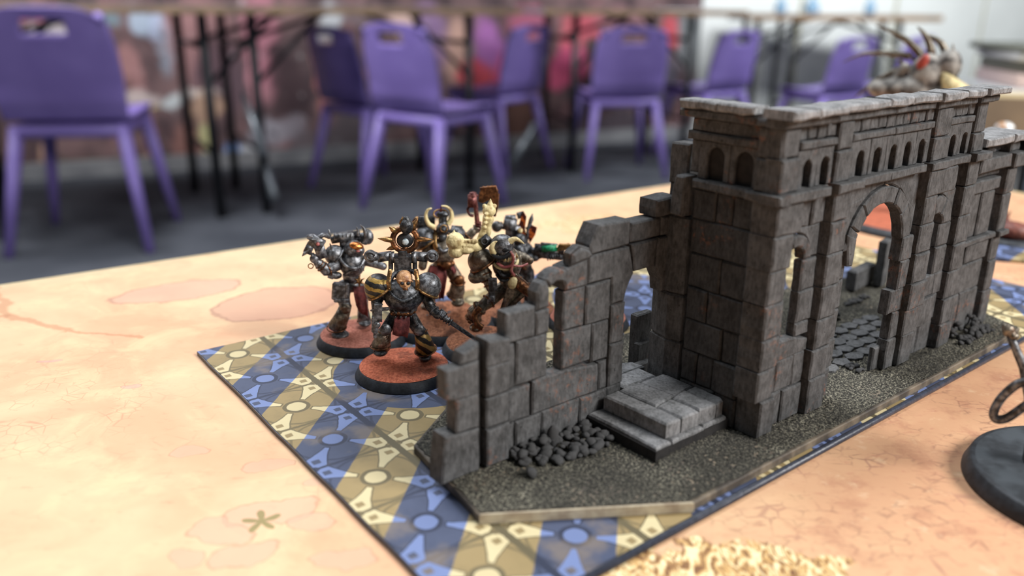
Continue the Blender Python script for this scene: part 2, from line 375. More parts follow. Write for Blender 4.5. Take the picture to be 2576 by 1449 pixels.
# ============================================================ OUR TABLE AND MATS
rng = random.Random(7)
def clip_half(poly, nx, ny, d):      # keep points with nx*x+ny*y <= d
    out = []
    for k in range(len(poly)):
        p, q = poly[k], poly[(k + 1) % len(poly)]
        a, b = nx * p[0] + ny * p[1] - d, nx * q[0] + ny * q[1] - d
        if a <= 0: out.append(p)
        if a * b < 0:
            t = a / (a - b); out.append((p[0] + t * (q[0] - p[0]), p[1] + t * (q[1] - p[1])))
    return out
flat = lambda u, v, t: Vector((u, v, t))
EA = math.radians(35.0); ed = (math.cos(EA), math.sin(EA)); en = (-ed[1], ed[0])   # far edge of the table
E0 = en[0] * -96 + en[1] * 447
big = [(-900, -700), (1100, -700), (1100, 1100), (-900, 1100)]
top = clip_half(big, en[0], en[1], E0)
top = clip_half(top, ed[0], ed[1], 620)
top = clip_half(top, -en[0], -en[1], 760 - E0)
tb = empty('trestle_table', W(0, 0, 0)); tag(tb, 'pale wooden gaming table in the foreground carrying the printed mats and models', 'table')
m = MB(); m.prism(top, flat, -27, -2.6); m.build('table_top', M['ply'], tb, bevel=0.8)
for (lx, ly) in ((-430, -250), (420, 300), (-160, -420), (560, 180)):
    m = MB(); m.tube([(lx, ly, -27), (lx, ly, -783)], 14, 12); m.build('leg', M['black_metal'], tb)
dm = clip_half(top, en[0], en[1], E0 - 13); dm = clip_half(dm, ed[0], ed[1], 600)
m = MB(); m.prism(dm, flat, -2.6, 0.0)
o = m.build('desert_play_mat', M['desert_print'], None, smooth=False); o.location = W(0, 0, 0)
tag(o, 'peach desert-printed neoprene mat covering the foreground table', 'mat')
# tile printed overlay: local frame = tile units grid
TA = math.radians(37.2247); TO = (-94.9, 269.18)
def tile_xy(i, j):
    x, y = i * 24.864, -j * 24.864
    return (TO[0] + x * math.cos(TA) - y * math.sin(TA), TO[1] + x * math.sin(TA) + y * math.cos(TA))
def tile_mat_obj(quad, label, z1=1.5):
    r = empty('tile_play_mat', W(TO[0], TO[1], 0), TA); tag(r, label, 'mat')
    loc = [(i * 24.864, -j * 24.864) for i, j in quad]
    # slightly wavy outline
    def wavy(k):
        pts = []
        for a in range(len(loc)):
            p, q = loc[a], loc[(a + 1) % len(loc)]; L = math.hypot(q[0] - p[0], q[1] - p[1]); n = max(2, int(L / 7))
            nx, ny = (q[1] - p[1]) / L, -(q[0] - p[0]) / L
            for i in range(n):
                t = i / n; w_ = noise.noise(Vector((p[0] + (q[0] - p[0]) * t, p[1] + (q[1] - p[1]) * t, 0)) * 0.06) * 0.35 - k
                pts.append((p[0] + (q[0] - p[0]) * t - nx * (-w_), p[1] + (q[1] - p[1]) * t - ny * (-w_)))
        return pts
    m = MB(); m.prism(wavy(0.0), flat, 0.0, z1 - 0.15); m.build('rubber_backing', M['rubber'], r, smooth=False)
    m = MB(); m.prism(wavy(-0.35), flat, z1 - 0.15, z1); m.build('printed_face', M['tile_print'], r, smooth=False)
    # stitched rounded border bead on the two long edges
    return r, loc
def r2t(a, b):
    p = Vector((67.94, 206.49)) + Vector((math.cos(math.radians(39.5)), math.sin(math.radians(39.5)))) * a + Vector((-math.sin(math.radians(39.5)), math.cos(math.radians(39.5)))) * b
    dx, dy = p.x - TO[0], p.y - TO[1]; return ((dx * math.cos(TA) + dy * math.sin(TA)) / 24.864, (dx * math.sin(TA) - dy * math.cos(TA)) / 24.864)
tm, loc = tile_mat_obj([(-0.43, -0.44), (12.4, -0.47), r2t(215, -12.7), r2t(-104, -9.6)], 'navy and tan tile-printed mat under the ruin and the painted miniatures')
m = MB(); m.tube([(loc[2][0], loc[2][1] - 0.4, 1.0), (loc[3][0], loc[3][1] - 0.4, 1.0)], 1.0, 10); m.build('edge_binding', M['rubber'], tm, label='dark rounded edge of the mat')
# second tile mat far right
r2 = empty('tile_play_mat', W(0, 0, 0)); tag(r2, 'blue tile-printed mat corner at the far right behind the ruin', 'mat')
q = [(236, 398), (262, 452), (480, 530), (470, 330)]
m = MB(); m.prism([(x - TO[0], y - TO[1]) for x, y in q], flat, 0, 1.4)
m2 = MB()
o = m.build('printed_face', M['tile_print'], r2, smooth=False); r2.location = W(TO[0], TO[1], 0); o.location = (0.02486 * 1.0, 0.0, 0); [v.co.__setitem__(0, v.co.x - 0.02486) for v in o.data.vertices]
# ============================================================ THE RUIN
RA = math.radians(39.5); AW = Vector((math.cos(RA), math.sin(RA), 0)); BW = Vector((-AW.y, AW.x, 0)); R0 = Vector((67.94, 206.49, 0))
def rw(a, b, z): return R0 + AW * a + BW * b + Vector((0, 0, z))
ORG = rw(30, 30, 1.5)
ruin = empty('ruined_building', W(*ORG)); tag(ruin, 'dark grey ruined stone arcade terrain piece on a gritty base board', 'model terrain')
fa = lambda a, z, b: rw(a, b, z)          # wall facing the camera: poly (a,z), thickness b
fb = lambda b, z, a: rw(a, b, z)          # side wall: poly (b,z), thickness a
fz = lambda a, b, z: rw(a, b, z)          # slabs: poly (a,b), thickness z
def inset(poly, g):
    n = len(poly); A = sum(poly[i][0] * poly[(i + 1) % n][1] - poly[(i + 1) % n][0] * poly[i][1] for i in range(n))
    sg = 1 if A > 0 else -1; out = []
    for i in range(n):
        p0, p1, p2 = poly[i - 1], poly[i], poly[(i + 1) % n]
        d1 = Vector((p1[0] - p0[0], p1[1] - p0[1])).normalized(); d2 = Vector((p2[0] - p1[0], p2[1] - p1[1])).normalized()
        n1 = Vector((-d1.y, d1.x)) * sg; n2 = Vector((-d2.y, d2.x)) * sg
        k = (n1 + n2); k = k / max(0.5, k.length_squared / 2) if k.length > 1e-6 else n1
        out.append((p1[0] + k.x * g, p1[1] + k.y * g))
    return out
def wear(poly, amt):                       # irregular worn outline: subdivide long edges and jitter
    out = []; n = len(poly)
    for i in range(n):
        p, q = poly[i], poly[(i + 1) % n]; L = math.hypot(q[0] - p[0], q[1] - p[1]); k = 1 if L < 3 else (2 if L < 8 else 3)
        for j in range(k):
            t = (j + (rng.uniform(-.15, .15) if j else 0)) / k
            out.append((p[0] + (q[0] - p[0]) * t + rng.uniform(-amt, amt), p[1] + (q[1] - p[1]) * t + rng.uniform(-amt, amt)))
    return out
def worn_prism(poly, fn, t0, t1, bev=0.45, amt=0.18, name='stone_block', mat='stone', gap=0.12, parent=None, j=0.25):
    P = wear(inset(poly, gap), amt); t0 += rng.uniform(-j, j)
    Q = inset(P, bev); n = len(P)
    s = 1 if t1 > t0 else -1
    lay = [(Q, t0), (P, t0 + bev * s), (P, t1 - bev * s), (Q, t1)]
    vs = []
    for k, (pl, t) in enumerate(lay):
        for (u, v) in pl: vs.append(fn(u, v, t + (rng.uniform(-.10, .10) if k in (0, 3) else 0)))
    fs = [tuple(range(n))[::-1], tuple(range(3 * n, 4 * n))]
    for k in range(3): fs += [(k * n + i, k * n + (i + 1) % n, (k + 1) * n + (i + 1) % n, (k + 1) * n + i) for i in range(n)]
    m = MB(); m.add(vs, fs)
    return m.build(name, M[mat], parent or ruin, smooth=False, origin=ORG)
cores = {}
def stone(wall, poly, t0, t1, fn, core=True, **k):
    o = worn_prism(poly, fn, t0, t1, parent=wall, **k)
    if core:
        c = cores.setdefault(wall.name, (wall, MB()))[1]; s = 0.55 if t1 > t0 else -0.55
        c.prism(inset(poly, 0.32), fn, t0 + s * 1.6, t1 - s)
    return o
def rect(a0, z0, a1, z1): return [(a0, z0), (a1, z0), (a1, z1), (a0, z1)]
def section(name):
    e = empty(name, (0, 0, 0)); e.parent = ruin; return e
def arcp(ac, zs, R, d0, d1, n):
    return [(ac + R * math.cos(math.radians(d0 + (d1 - d0) * i / n)), zs + R * math.sin(math.radians(d0 + (d1 - d0) * i / n))) for i in range(n + 1)]
def voussoirs(wall, ac, zs, R, Ro, cuts, t0, t1, fn, name='arch_stone'):
    for d0, d1 in zip(cuts, cuts[1:]):
        n = max(2, int(abs(d1 - d0) / 14))
        stone(wall, arcp(ac, zs, R, d0, d1, n) + arcp(ac, zs, Ro, d1, d0, n), t0, t1, fn, name=name, amt=0.06)
def spandrels(wall, ac, zs, Ro, a0, a1, zt, t0, t1, fn, **k):
    stone(wall, [(a0, zs)] + arcp(ac, zs, Ro, 180, 90, 7) + [(ac, zt), (a0, zt)], t0, t1, fn, amt=0.05, **k)
    stone(wall, [(a1, zt), (ac, zt)] + arcp(ac, zs, Ro, 90, 0, 7) + [(a1, zs)], t0, t1, fn, amt=0.05, **k)
def niche_panel(wall, u0, u1, z0, zt, centres, hw, t0, tb, fn, zs=None, t1=None):
    """blind arcade: pillars, arched heads, recessed back"""
    zs = zs or (zt - 3.4 - hw); edges = [u0] + [(a + b) / 2 for a, b in zip(centres, centres[1:])] + [u1]
    for k, c in enumerate(centres):
        L, Rr = edges[k], edges[k + 1]
        pl = [(L, z0), (c - hw, z0)] + arcp(c, zs, hw, 180, 0, 8) + [(c + hw, z0), (Rr, z0), (Rr, zt), (L, zt)]
        o = worn_prism(pl, fn, t0, tb, bev=0.22, amt=0.0, gap=0.01, name='niche_panel', parent=wall, j=0.08)
    c = cores.setdefault(wall.name, (wall, MB()))[1]; c.prism(rect(u0 + .1, z0 + .1, u1 - .1, zt - .1), fn, tb, t1 if t1 is not None else tb + (tb - t0))
# ---- base board and grit
bd = [(-75.3, 56.8), (-78.0, 40), (-81.5, 19.2), (-38.2, -8.7), (-2, -9.2), (33.5, -9.7), (90, -10.3), (134, -10.5), (152, -9.6), (160, 8), (169, 24), (164, 45), (157, 65), (120, 73), (80, 76), (41.5, 78), (27, 78.5), (-10, 77), (-46, 76)]
m = MB(); m.prism(bd, fz, 1.5, 3.9); m.build('base_board', M['board_edge'], ruin, smooth=False, origin=ORG, bevel=0.25)
m = MB(); m.prism([(-81.6, 19.0), (-38.2, -9.2), (-38.0, -8.3), (-80.6, 19.2)], fz, 1.7, 4.2); m.build('board_edge_strip', M['board_light'], ruin, smooth=False, origin=ORG, label='worn pale front edge of the board')
def inside(p, poly):
    x, y = p; r = False; n = len(poly)
    for i in range(n):
        x0, y0 = poly[i]; x1, y1 = poly[(i + 1) % n]
        if (y0 > y) != (y1 > y) and x < (x1 - x0) * (y - y0) / (y1 - y0) + x0: r = not r
    return r
def dist_edge(p, poly):
    d = 1e9; n = len(poly)
    for i in range(n):
        a = Vector(poly[i]); b = Vector(poly[(i + 1) % n]); ab = b - a; t = max(0, min(1, (Vector(p) - a).dot(ab) / ab.length_squared))
        d = min(d, (Vector(p) - a - ab * t).length)
    return d
bi = inset(bd, 0.5); st = 0.62; vs = []; idx = {}; fs = []
na, nb = int(256 / st), int(96 / st)
for i in range(na):
    for k in range(nb):
        a, b = -83 + i * st, -14 + k * st
        if inside((a, b), bi):
            de = min(1.0, dist_edge((a, b), bi) / 2.0) if (a < -70 or b < -7 or b > 66 or a > 150 or (a < -36 and b < 24)) else 1
            h = 4.15 + de * (0.55 * noise.noise(Vector((a, b, 0)) * 0.9) + 0.35 * noise.noise(Vector((a, b, 9)) * 2.1) + rng.uniform(-.12, .16))
            # grit heaped against the steps and feet of the walls
            h += 0.9 * math.exp(-((min(abs(b - 9.0), 9) / 1.6) ** 2)) * (1 if -31 < a < -2 else 0) + 0.6 * math.exp(-(((b + 0.6) / 1.6) ** 2)) * (1 if 0 < a < 30 or 70 < a < 145 else 0)
            h += 0.25 * noise.noise(Vector((a * .08, b * .08, 3)))
            idx[i, k] = len(vs); vs.append(rw(a + rng.uniform(-.15, .15), b + rng.uniform(-.15, .15), h))
for (i, k) in idx:
    q = [(i, k), (i + 1, k), (i + 1, k + 1), (i, k + 1)]
    if all(x in idx for x in q): fs.append(tuple(idx[x] for x in q))
m = MB(); m.add(vs, fs); m.build('grit_texture', M['gravel'], ruin, origin=ORG, kind='stuff')
# ---- facade (along a, front at b=0)
F = section('arcade_wall')
ZC = [4.5, 15.5, 24.6, 33.6, 43.4, 52.8, 62.0, 70.4]
def col(wall, a0, a1, t0, t1, zs, fn, jit=0.5, **k):
    for z0, z1 in zip(zs, zs[1:]):
        j0, j1 = rng.uniform(-jit, jit), rng.uniform(-jit, jit)
        stone(wall, rect(a0 + j0, z0, a1 + j1, z1), t0 + rng.uniform(-.2, .2), t1, fn, **k)
# corner pilaster (L shaped quoins)
for i, (z0, z1) in enumerate(zip(ZC, ZC[1:])):
    w0 = (-0.6 if i == 0 else -2.4) + rng.uniform(-.3, .3); w1 = (6.6, 5.0, 5.6, 6.0, 5.6, 6.2, 9.0)[i]
    stone(F, rect(w0, z0, w1, z1), rng.uniform(-.3, .2), 8.0, fa)
# under the left window
stone(F, rect(6.6, 4.5, 12.4, 15), 2.0, 5.2, fa); stone(F, rect(13.2, 4.5, 22.8, 14.6), 1.8, 5.2, fa)
stone(F, rect(5.2, 15, 8.8, 24.3), 2.2, 5.2, fa); stone(F, rect(8.8, 14.8, 17.2, 24.3), 2.1, 5.2, fa, gap=0.05); stone(F, rect(17.2, 14.6, 22.8, 24.6), 2.3, 5.2, fa)
stone(F, [(6.2, 24.6), (22.8, 24.6), (22.8, 28.2), (15.6, 30.4), (6.8, 30.8)], 1.7, 5.4, fa, name='window_sill')
col(F, 5.6, 7.2, 1.0, 5.2, [30.8, 33.8, 43.4, 53], fa, 0.2)
col(F, 15.6, 22.8, 2.2, 5.2, [29.8, 34, 43.4, 52.5], fa, 0.3)
voussoirs(F, 11.4, 52.8, 4.1, 7.6, [0, 52, 118, 180], 1.8, 5.2, fa)
stone(F, [(5.4, 60.4), (11.4, 60.5)] + arcp(11.4, 52.8, 7.6, 90, 0, 6) + [(22.9, 52.6), (22.9, 62)] + [(5.6, 62)], 2.5, 5.2, fa, amt=0.04)
stone(F, rect(9, 62, 16.4, 70.4), 2.2, 5.2, fa); stone(F, rect(17.0, 62, 22.8, 70.4), 1.9, 5.2, fa)
col(F, 23.4, 32.2, 0.0, 8, ZC, fa, 0.5)
col(F, 32.2, 40.6, 3.2, 5.6, [4.5, 14, 23.6, 33, 42, 49.5], fa, 0.5)
# great arch
voussoirs(F, 55.5, 48.5, 14.3, 19.6, [4, 40, 66, 128, 150, 172], 1.7, 5.6, fa)
stone(F, [(38.6, 46.5), (41.4, 46.0), (41.8, 54.5), (36.4, 56.5)], 1.5, 5.2, fa, name='arch_stone')
stone(F, [(32.2, 49.5), (36.2, 49.5)] + arcp(55.5, 48.5, 19.6, 176, 90, 8) + [(55.5, 70.4), (32.2, 70.4)], 2.6, 5.2, fa, amt=0.04)
stone(F, [(77, 70.4), (55.5, 70.4)] + arcp(55.5, 48.5, 19.6, 90, 6, 8) + [(77, 50)], 2.4, 5.2, fa, amt=0.04)
zj = [4.5, 15.2, 24.5, 32.6, 42, 50]
for i, (z0, z1) in enumerate(zip(zj, zj[1:])):
    stone(F, rect((71.6, 72.2, 68.6, 71.4, 70.2)[i], z0, 77.4, z1), (1.6, 2.2, 2.2, 1.4, 1.6)[i], 5.6, fa)
stone(F, rect(67.6, 4.5, 71.8, 12.8), 4.0, 5.8, fa)
for i, (z0, z1) in enumerate(zip(ZC, ZC[1:])):
    stone(F, rect((78.4, 77.2, 77.0, 77.4, 77.6, 78, 76.4)[i], z0, (86.6, 87, 88.0, 87.0, 86.8, 86.0, 95.6)[i], z1), (0.4, 0, -0.3, 0, 0, 0, -0.8)[i], 5.2, fa)
stone(F, rect(87.2, 4.5, 94, 15.4), 2.6, 5.2, fa); stone(F, rect(94.3, 4.5, 103.6, 15), 2.8, 5.2, fa)
stone(F, rect(84.2, 15.4, 99, 25.4), 0.9, 5.2, fa); stone(F, rect(99.2, 15.4, 104, 25), 2.6, 5.2, fa)
stone(F, rect(87.4, 25.4, 98, 33), 1.8, 5.2, fa, name='window_sill'); stone(F, rect(98, 25.2, 104, 33), 2.0, 5.2, fa)
col(F, 95.2, 103.4, 2.0, 5.2, [33, 42.4, 50.5], fa, 0.3)
voussoirs(F, 91.4, 50.5, 4.0, 10.2, [0, 60, 112], 1.4, 5.2, fa)
stone(F, [(86.8, 54.2), (88.4, 53.2)] + [(88, 59.9)] + arcp(91.4, 50.5, 10.2, 100, 2, 7) + [(104, 50.5), (104, 61.8), (86.8, 61.8)], 2.7, 5.2, fa, amt=0.03)
stone(F, rect(95.8, 61.8, 104.4, 70.4), 3.4, 5.2, fa)
col(F, 104.8, 113.2, 0.0, 5.2, [4.5, 13.2, 22.5, 32.4, 42, 51.8, 62, 70.4], fa, 0.7)
# broken right end
for p, b in (((rect(113.8, 4.5, 124, 20)), 3), (rect(124.2, 4.5, 139, 20), 3.2), (rect(114, 20, 138.6, 31), 3), (rect(114, 31, 121, 38.6), 3.6), (rect(121.5, 31.4, 138.8, 38.6), 2.4),
             (rect(114, 41, 126, 57), 3), (rect(126.4, 41, 136.5, 57), 2.6), (rect(113.6, 57.2, 137.5, 61.8), 1.6), (rect(114, 62, 139, 65), 3), (rect(114, 69.8, 140, 73.6), 4.6)):
    stone(F, p, b, 5.8, fa)
stone(F, rect(114.5, 38.6, 140.5, 41), 0.8, 5.8, fa, name='string_course')
stone(F, rect(141.0, 38.8, 149.5, 41), -0.3, 6.6, fa, name='string_course')
stone(F, rect(114.5, 64.8, 139.5, 69.8), 0.2, 5.8, fa, name='cornice_block'); stone(F, rect(140.5, 64.2, 150.5, 69.6), -0.8, 6.8, fa, name='cornice_block')
col(F, 140.2, 146.5, 1.2, 6.4, [4.5, 18, 29.5, 38.8], fa, 0.5); col(F, 140.4, 148, 0.8, 6.4, [41, 54.5, 64.2], fa, 0.5); stone(F, rect(141, 69.6, 148.4, 73.4), 1.6, 6.4, fa)
stone(F, rect(115, 73.6, 137, 76.6), -0.6, 12, fa, name='coping_slab', mat='stone_cap'); stone(F, rect(137.2, 73.6, 151.5, 76.5), -1.0, 14, fa, name='coping_slab', mat='stone_cap')
for k in range(5): # carved leaf relief on the right end
    m = MB(); c0 = rw(127 + 0.6 * k, 3.6, 70.0); q = math.radians(150 - 30 * k)
    m.tube([rw(128, 4.2, 69.9), rw(128 + 2.6 * math.cos(q), 3.3, 69.9 + 2.0 * math.sin(q) + .4), rw(128 + 5.4 * math.cos(q), 4.3, 69.9 + 3.3 * math.sin(q))], [.3, .9, .2], 6)
    m.build('carved_leaf', M['stone'], F, origin=ORG)
# string course, lower
for a0, a1, b in ((-4.6, 19.2, -1.7), (22.2, 35.2, -2.1), (35.2, 52, -0.9), (52, 73.4, -0.9), (75.6, 88.2, -1.8), (88.2, 103, -0.9), (104.4, 115.8, -2.2)):
    stone(F, rect(a0, 70.5, a1, 73.0), b, 5.2, fa, name='string_course', gap=0.02, bev=0.35, core=False)
stone(F, rect(19.2, 70.5, 104.4, 72.8), 1.2, 5.0, fa, name='string_course', bev=0.3)
# upper storey
for a0, a1, b, n_ in ((-2.8, 5.2, 0, 0), (22.6, 30.4, 0, 1), (76.6, 87, 0, 2), (104.6, 112.6, 0, 3)):
    zm = (81.8, 81.6, 80.4, 79.4)[n_]
    stone(F, rect(a0, 73, a1, zm), b - 0.2, 5.2, fa); stone(F, rect(a0 + .6, zm, a1 - .3, 89.3), b + .3, 5.2, fa)
niche_panel(F, 5.3, 22.5, 73, 83.2, [10.6, 18.9], 1.9, 1.2, 3.6, fa, 78.6, 5.0)
niche_panel(F, 30.4, 76.5, 73, 83.2, [36.8, 45.6, 54.6, 63.4, 72.0], 1.9, 1.2, 3.6, fa, 78.4, 5.0)
niche_panel(F, 87.1, 104.5, 73, 83.2, [92.2, 100.6], 1.9, 1.2, 3.6, fa, 78.0, 5.0)
for a0, a1 in ((5.4, 22.4), (30.6, 53), (53, 76.4), (87.2, 104.4)):
    stone(F, rect(a0, 83.3, a1, 85.3), 0.5, 5.0, fa, name='moulding', gap=0.03, bev=0.3)
for a0, a1, n in ((5.4, 22.4, 4), (30.6, 76.4, 10), (87.2, 104.4, 4)):
    s = (a1 - a0) / n
    for k in range(n): stone(F, rect(a0 + k * s, 85.4, a0 + (k + 1) * s, 89.3), 1.4 + rng.uniform(-.2, .2), 5.0, fa, name='frieze_block', gap=0.22, bev=0.3, j=0.05)
for a0, a1, b in ((-4.2, 19, -1.2), (20.4, 50, -0.4), (50, 73.2, -0.4), (74.6, 100, -0.9), (101.6, 114.4, -1.8)):
    stone(F, rect(a0, 89.3, a1, 91.5), b, 5.2, fa, name='cornice_block', gap=0.03, bev=0.4)
for a0, a1, b in ((-5.2, 6, -3.4), (6, 19.6, -3.4), (20.6, 43, -2.2), (43, 56, -2.2), (56, 73.0, -2.2), (73.0, 88, -3.0), (88, 101.2, -3.0), (102, 117, -4.2)):
    stone(F, rect(a0, 91.6, a1, 94.0), b, 5.8, fa, name='coping_slab', mat='stone_cap', gap=0.05, bev=0.5, amt=0.3)
# ---- side wall (along b, dark face at a=-1)
S = section('side_wall')
zc = [4.5, 13.4, 23.0, 32.6, 42.2, 52.2, 62.0, 70.4]
cut = [[8, 15, 27.6], [8, 16.2, 22, 27.6], [8, 14.4, 27.4], [8, 20.2, 27.2], [8, 16.8, 27.4], [8, 27.6], [8, 14.5, 19.8, 27.6]]
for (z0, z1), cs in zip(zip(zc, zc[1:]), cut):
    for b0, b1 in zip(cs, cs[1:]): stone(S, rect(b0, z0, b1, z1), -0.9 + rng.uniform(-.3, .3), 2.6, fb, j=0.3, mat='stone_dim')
for b0, b1 in ((-1.6, 9.8), (9.8, 27.4)): stone(S, rect(b0, 70.5, b1, 72.9), -3.6 if b0 < 0 else -2.4, 2.6 if b0 > 0 else 1, fb, name='string_course', gap=0.02, core=b0 > 0)
stone(S, rect(0.2, 73, 8, 81.4), -2.9, 0.5, fb); stone(S, rect(0.6, 81.5, 8.2, 89.3), -2.5, 0.5, fb)
niche_panel(S, 8, 27.2, 73, 83.3, [12.6, 21.6], 2.7, -0.5, 0.8, fb, 79.3, 2.6)
stone(S, rect(8.1, 83.4, 31, 85.6), -1.8, 2.6, fb, name='moulding', gap=0.02)
stone(S, rect(8.1, 85.6, 30.2, 89.4), -0.6, 2.6, fb)
stone(S, rect(0, 89.4, 8.2, 91.5), -3.6, 2.6, fb, name='cornice_block'); stone(S, rect(8.2, 89.4, 33, 91.6), -3.0, 2.8, fb, name='cornice_block', gap=0.02)
stone(S, rect(8.7, 91.7, 20, 94.1), -4.2, 2.6, fb, name='coping_slab', mat='stone_cap', amt=0.35, gap=0.05); stone(S, rect(20, 91.7, 32.6, 94.1), -4.0, 2.6, fb, name='coping_slab', mat='stone_cap', amt=0.35, gap=0.05)
stone(S, rect(27.4, 74, 31, 83.4), 0.6, 2.6, fb, core=False)
# broken quoins on the inner corner
stone(S, [(29, 62), (33.4, 62), (33.6, 68), (32.2, 73.6), (28.6, 73.4)], -3.6, 2.0, fb); stone(S, rect(31.5, 70, 38.5, 81.5), 1.0, 6.5, fb); stone(S, [(32, 60), (38.6, 61), (38, 70), (31.8, 70)], 1.2, 6.5, fb)
# ---- low broken wall (along a, front b=35)
Lw = section('broken_wall')
def L(poly, b=35.4, b1=39.8, **k): return stone(Lw, poly, b, b1, fa, **k)
L([(-81.6, 4.5), (-69.7, 4.5), (-69.7, 16.6), (-80.4, 17.4)], 34.4, 40.2); L(rect(-67.6, 4.5, -60, 15.2), 34.2)
L(rect(-77.0, 17, -69.7, 26.2), 34.4, 39); L(rect(-67.6, 15.2, -60, 24), 34.3)
L([(-80.2, 27.2), (-77.6, 26.2), (-69.7, 26.2), (-69.7, 35), (-80.0, 35.2)], 34.3, 38.4); L(rect(-67.6, 24, -60, 32.4), 34.1)
L([(-75.6, 35), (-69.7, 35), (-69.7, 39.8), (-74.8, 37.8)], 34.3, 38.6); L([(-67.6, 32.4), (-60, 32.4), (-59.8, 38.6), (-67.6, 39.6)], 34.2)
L(rect(-69.9, 4.5, -67.4, 38), 36.6, 40.6, mat='stone_black')
for a0, a1 in ((-60, -57.4), (-57.4, -48.2), (-48.2, -34.2), (-34.2, -23.4), (-23.4, -17.2)): L(rect(a0, 4.5, a1, 13.8), 35.2)
L(rect(-60, 13.8, -52, 23.2), 35.5); L([(-51.6, 13.8), (-27, 13.8), (-27, 22.4), (-40, 23.9), (-46.4, 24.1), (-51.6, 23.6)], 35.4, name='window_sill'); L(rect(-26.6, 13.8, -23.3, 22.4), 35.6)
L(rect(-60, 23.4, -57, 36), 35.8); L(rect(-57, 23.6, -46.2, 36.2), 35.5)
L([(-61.2, 36.4), (-50.8, 36.2), (-50.8, 44.6), (-60.6, 44.9)], 35.2, 39.6); L(rect(-50.8, 36.2, -46.1, 43), 35.4)
L([(-50.8, 43.2), (-46.3, 43.2), (-46.3, 47.4), (-46.0, 48.4), (-47.6, 50.9), (-49.6, 50.2), (-50.8, 48.4)], 34.9, 39.6, name='arch_stone', bev=.7)
L(arcp(-43.6, 47.2, 2.7, 150, 35, 5) + arcp(-43.4, 47.0, 6.0, 42, 138, 6), 34.9, 39.6, name='arch_stone', amt=.05, gap=.05)
L([(-41.0, 46.5)] + arcp(-43.7, 47.4, 2.7, 10, 55, 2) + [(-40.9, 52.5), (-33, 54.4), (-32.8, 46.5)], 35.3, 41.2)
L(rect(-41.1, 24, -30, 35), 35.4); L(rect(-30, 23, -23.4, 34.6), 35.7); L(rect(-41.1, 35, -33, 46.4), 35.5); L(rect(-33, 34.8, -23.4, 46.4), 35.4)
L(rect(-23.2, 13.8, -17.4, 27), 35.0); L(rect(-23.2, 27, -17.6, 38.6), 34.9)
L([(-32.8, 46.5), (-23.4, 46.5), (-23.4, 38.8), (-17.6, 38.8), (-17.0, 41.8), (-14.4, 46.6), (-16.6, 54.4), (-32.6, 54.6)], 35.3, name='arch_stone')
L([(-14.3, 46.7), (-6.0, 46.7), (-5.4, 55.2), (-16.2, 55.0)], 35.3, name='arch_stone')
L([(-6, 46.6), (-3.4, 42.2), (-3.0, 38.6), (1.5, 38.6), (1.5, 55.2), (-5.6, 55.2)], 34.8)
L([(-39.6, 52.8), (-33.6, 53.4), (-30.8, 54.4), (-32.4, 56.8), (-36.2, 58.3), (-39.6, 56.6)], 34.4, 38.8, bev=1.1)
L([(-32.6, 54.8), (-17.3, 55.1), (-17.4, 62.2), (-29.8, 62.6), (-32.4, 57.5)], 35.2, 41.6); L(rect(-16.9, 55.4, -4.6, 61.2), 35.2, 41.2)
L(rect(-4.6, 55.4, 1.6, 61.2), 35.0); L(rect(-8.0, 61.4, 2.0, 66.6), 34.4, 41.4)
# door pier, chamfered
for z0, z1 in ((8.5, 24.5), (24.5, 38.6)): stone(Lw, [(-1.2, 28.2), (3, 28.2), (3, 40.6), (-.4, 40.6), (-1.3, 37.6), (-2.4, 33)], z0, z1, fz, bev=0.6, amt=0.1, core=False)
stone(Lw, [(-1.0, 28.4), (3, 28.4), (3, 41), (-.6, 41), (-1.8, 36), (-2.0, 33)], 38.6, 61.6, fz, bev=0.6, amt=0.1, core=False)
# ---- steps and landing
St = section('stone_steps')
def slab(poly, z0, z1, **k): return stone(St, poly, z1, z0, fz, name='paving_slab', mat='step', core=False, **k)
m = MB(); m.prism([(-31.4, 9.2), (-1.2, 9.2), (-1.2, 35), (-31.4, 35)], fz, 4.0, 7.4); m.build('step_core', M['stone_black'], St, origin=ORG, smooth=False)
slab([(-31, 9.4), (-25, 9.2), (-25.2, 35), (-31.2, 35)], 6.9, 8.5); slab([(-25, 9.2), (-12, 9.2), (-12, 13), (-25, 13)], 6.9, 8.3); slab([(-12, 9.2), (-1.6, 9.4), (-1.6, 12), (-12, 12)], 6.9, 8.4)
slab([(-26, 10.8), (-20, 10.6), (-20.4, 33.6), (-26.4, 33.6)], 8.3, 13.2)
slab([(-20, 10.6), (-12.8, 10.4), (-12.8, 20.6), (-20.2, 19.6)], 8.3, 13.1); slab([(-20.2, 19.8), (-11, 20.8), (-12, 33.4), (-20.4, 33.4)], 8.3, 13.0)
slab([(-12.8, 10.4), (-5.6, 10.2), (-5.8, 21.6), (-12.6, 20.6)], 8.3, 13.2); slab([(-11, 21), (-1.2, 22), (-1.2, 33.4), (-12, 33.4)], 8.3, 12.9)
slab([(-5.6, 10.2), (-2.6, 10.4), (-1.2, 12), (-1.2, 21.8), (-5.8, 21.4)], 8.3, 13.1)
slab([(-17.3, 34.2), (-3.2, 34.2), (-3.2, 41.6), (-17.3, 41.6)], 6, 12.6)
slab([(-48, 41.8), (-30, 41.8), (-30, 48.5), (-46, 48)], 3.6, 12.4); slab([(-30, 41.8), (-14, 41.8), (-13, 49.8), (-30, 48.8)], 3.6, 12.4)
slab([(-14, 41.8), (0, 41.8), (-1, 46.5), (-6, 49.6), (-13, 50.2)], 3.6, 12.3)
stone(St, rect(2.5, 47, 10, 50), 4, 9.5, fz, core=False); stone(St, [(6.5, 52), (14, 52), (14, 55), (6.5, 55)], 4, 24, fz, core=False); stone(St, [(6, 50), (14, 50), (14, 52.4), (6, 52.4)], 4, 15, fz, core=False)
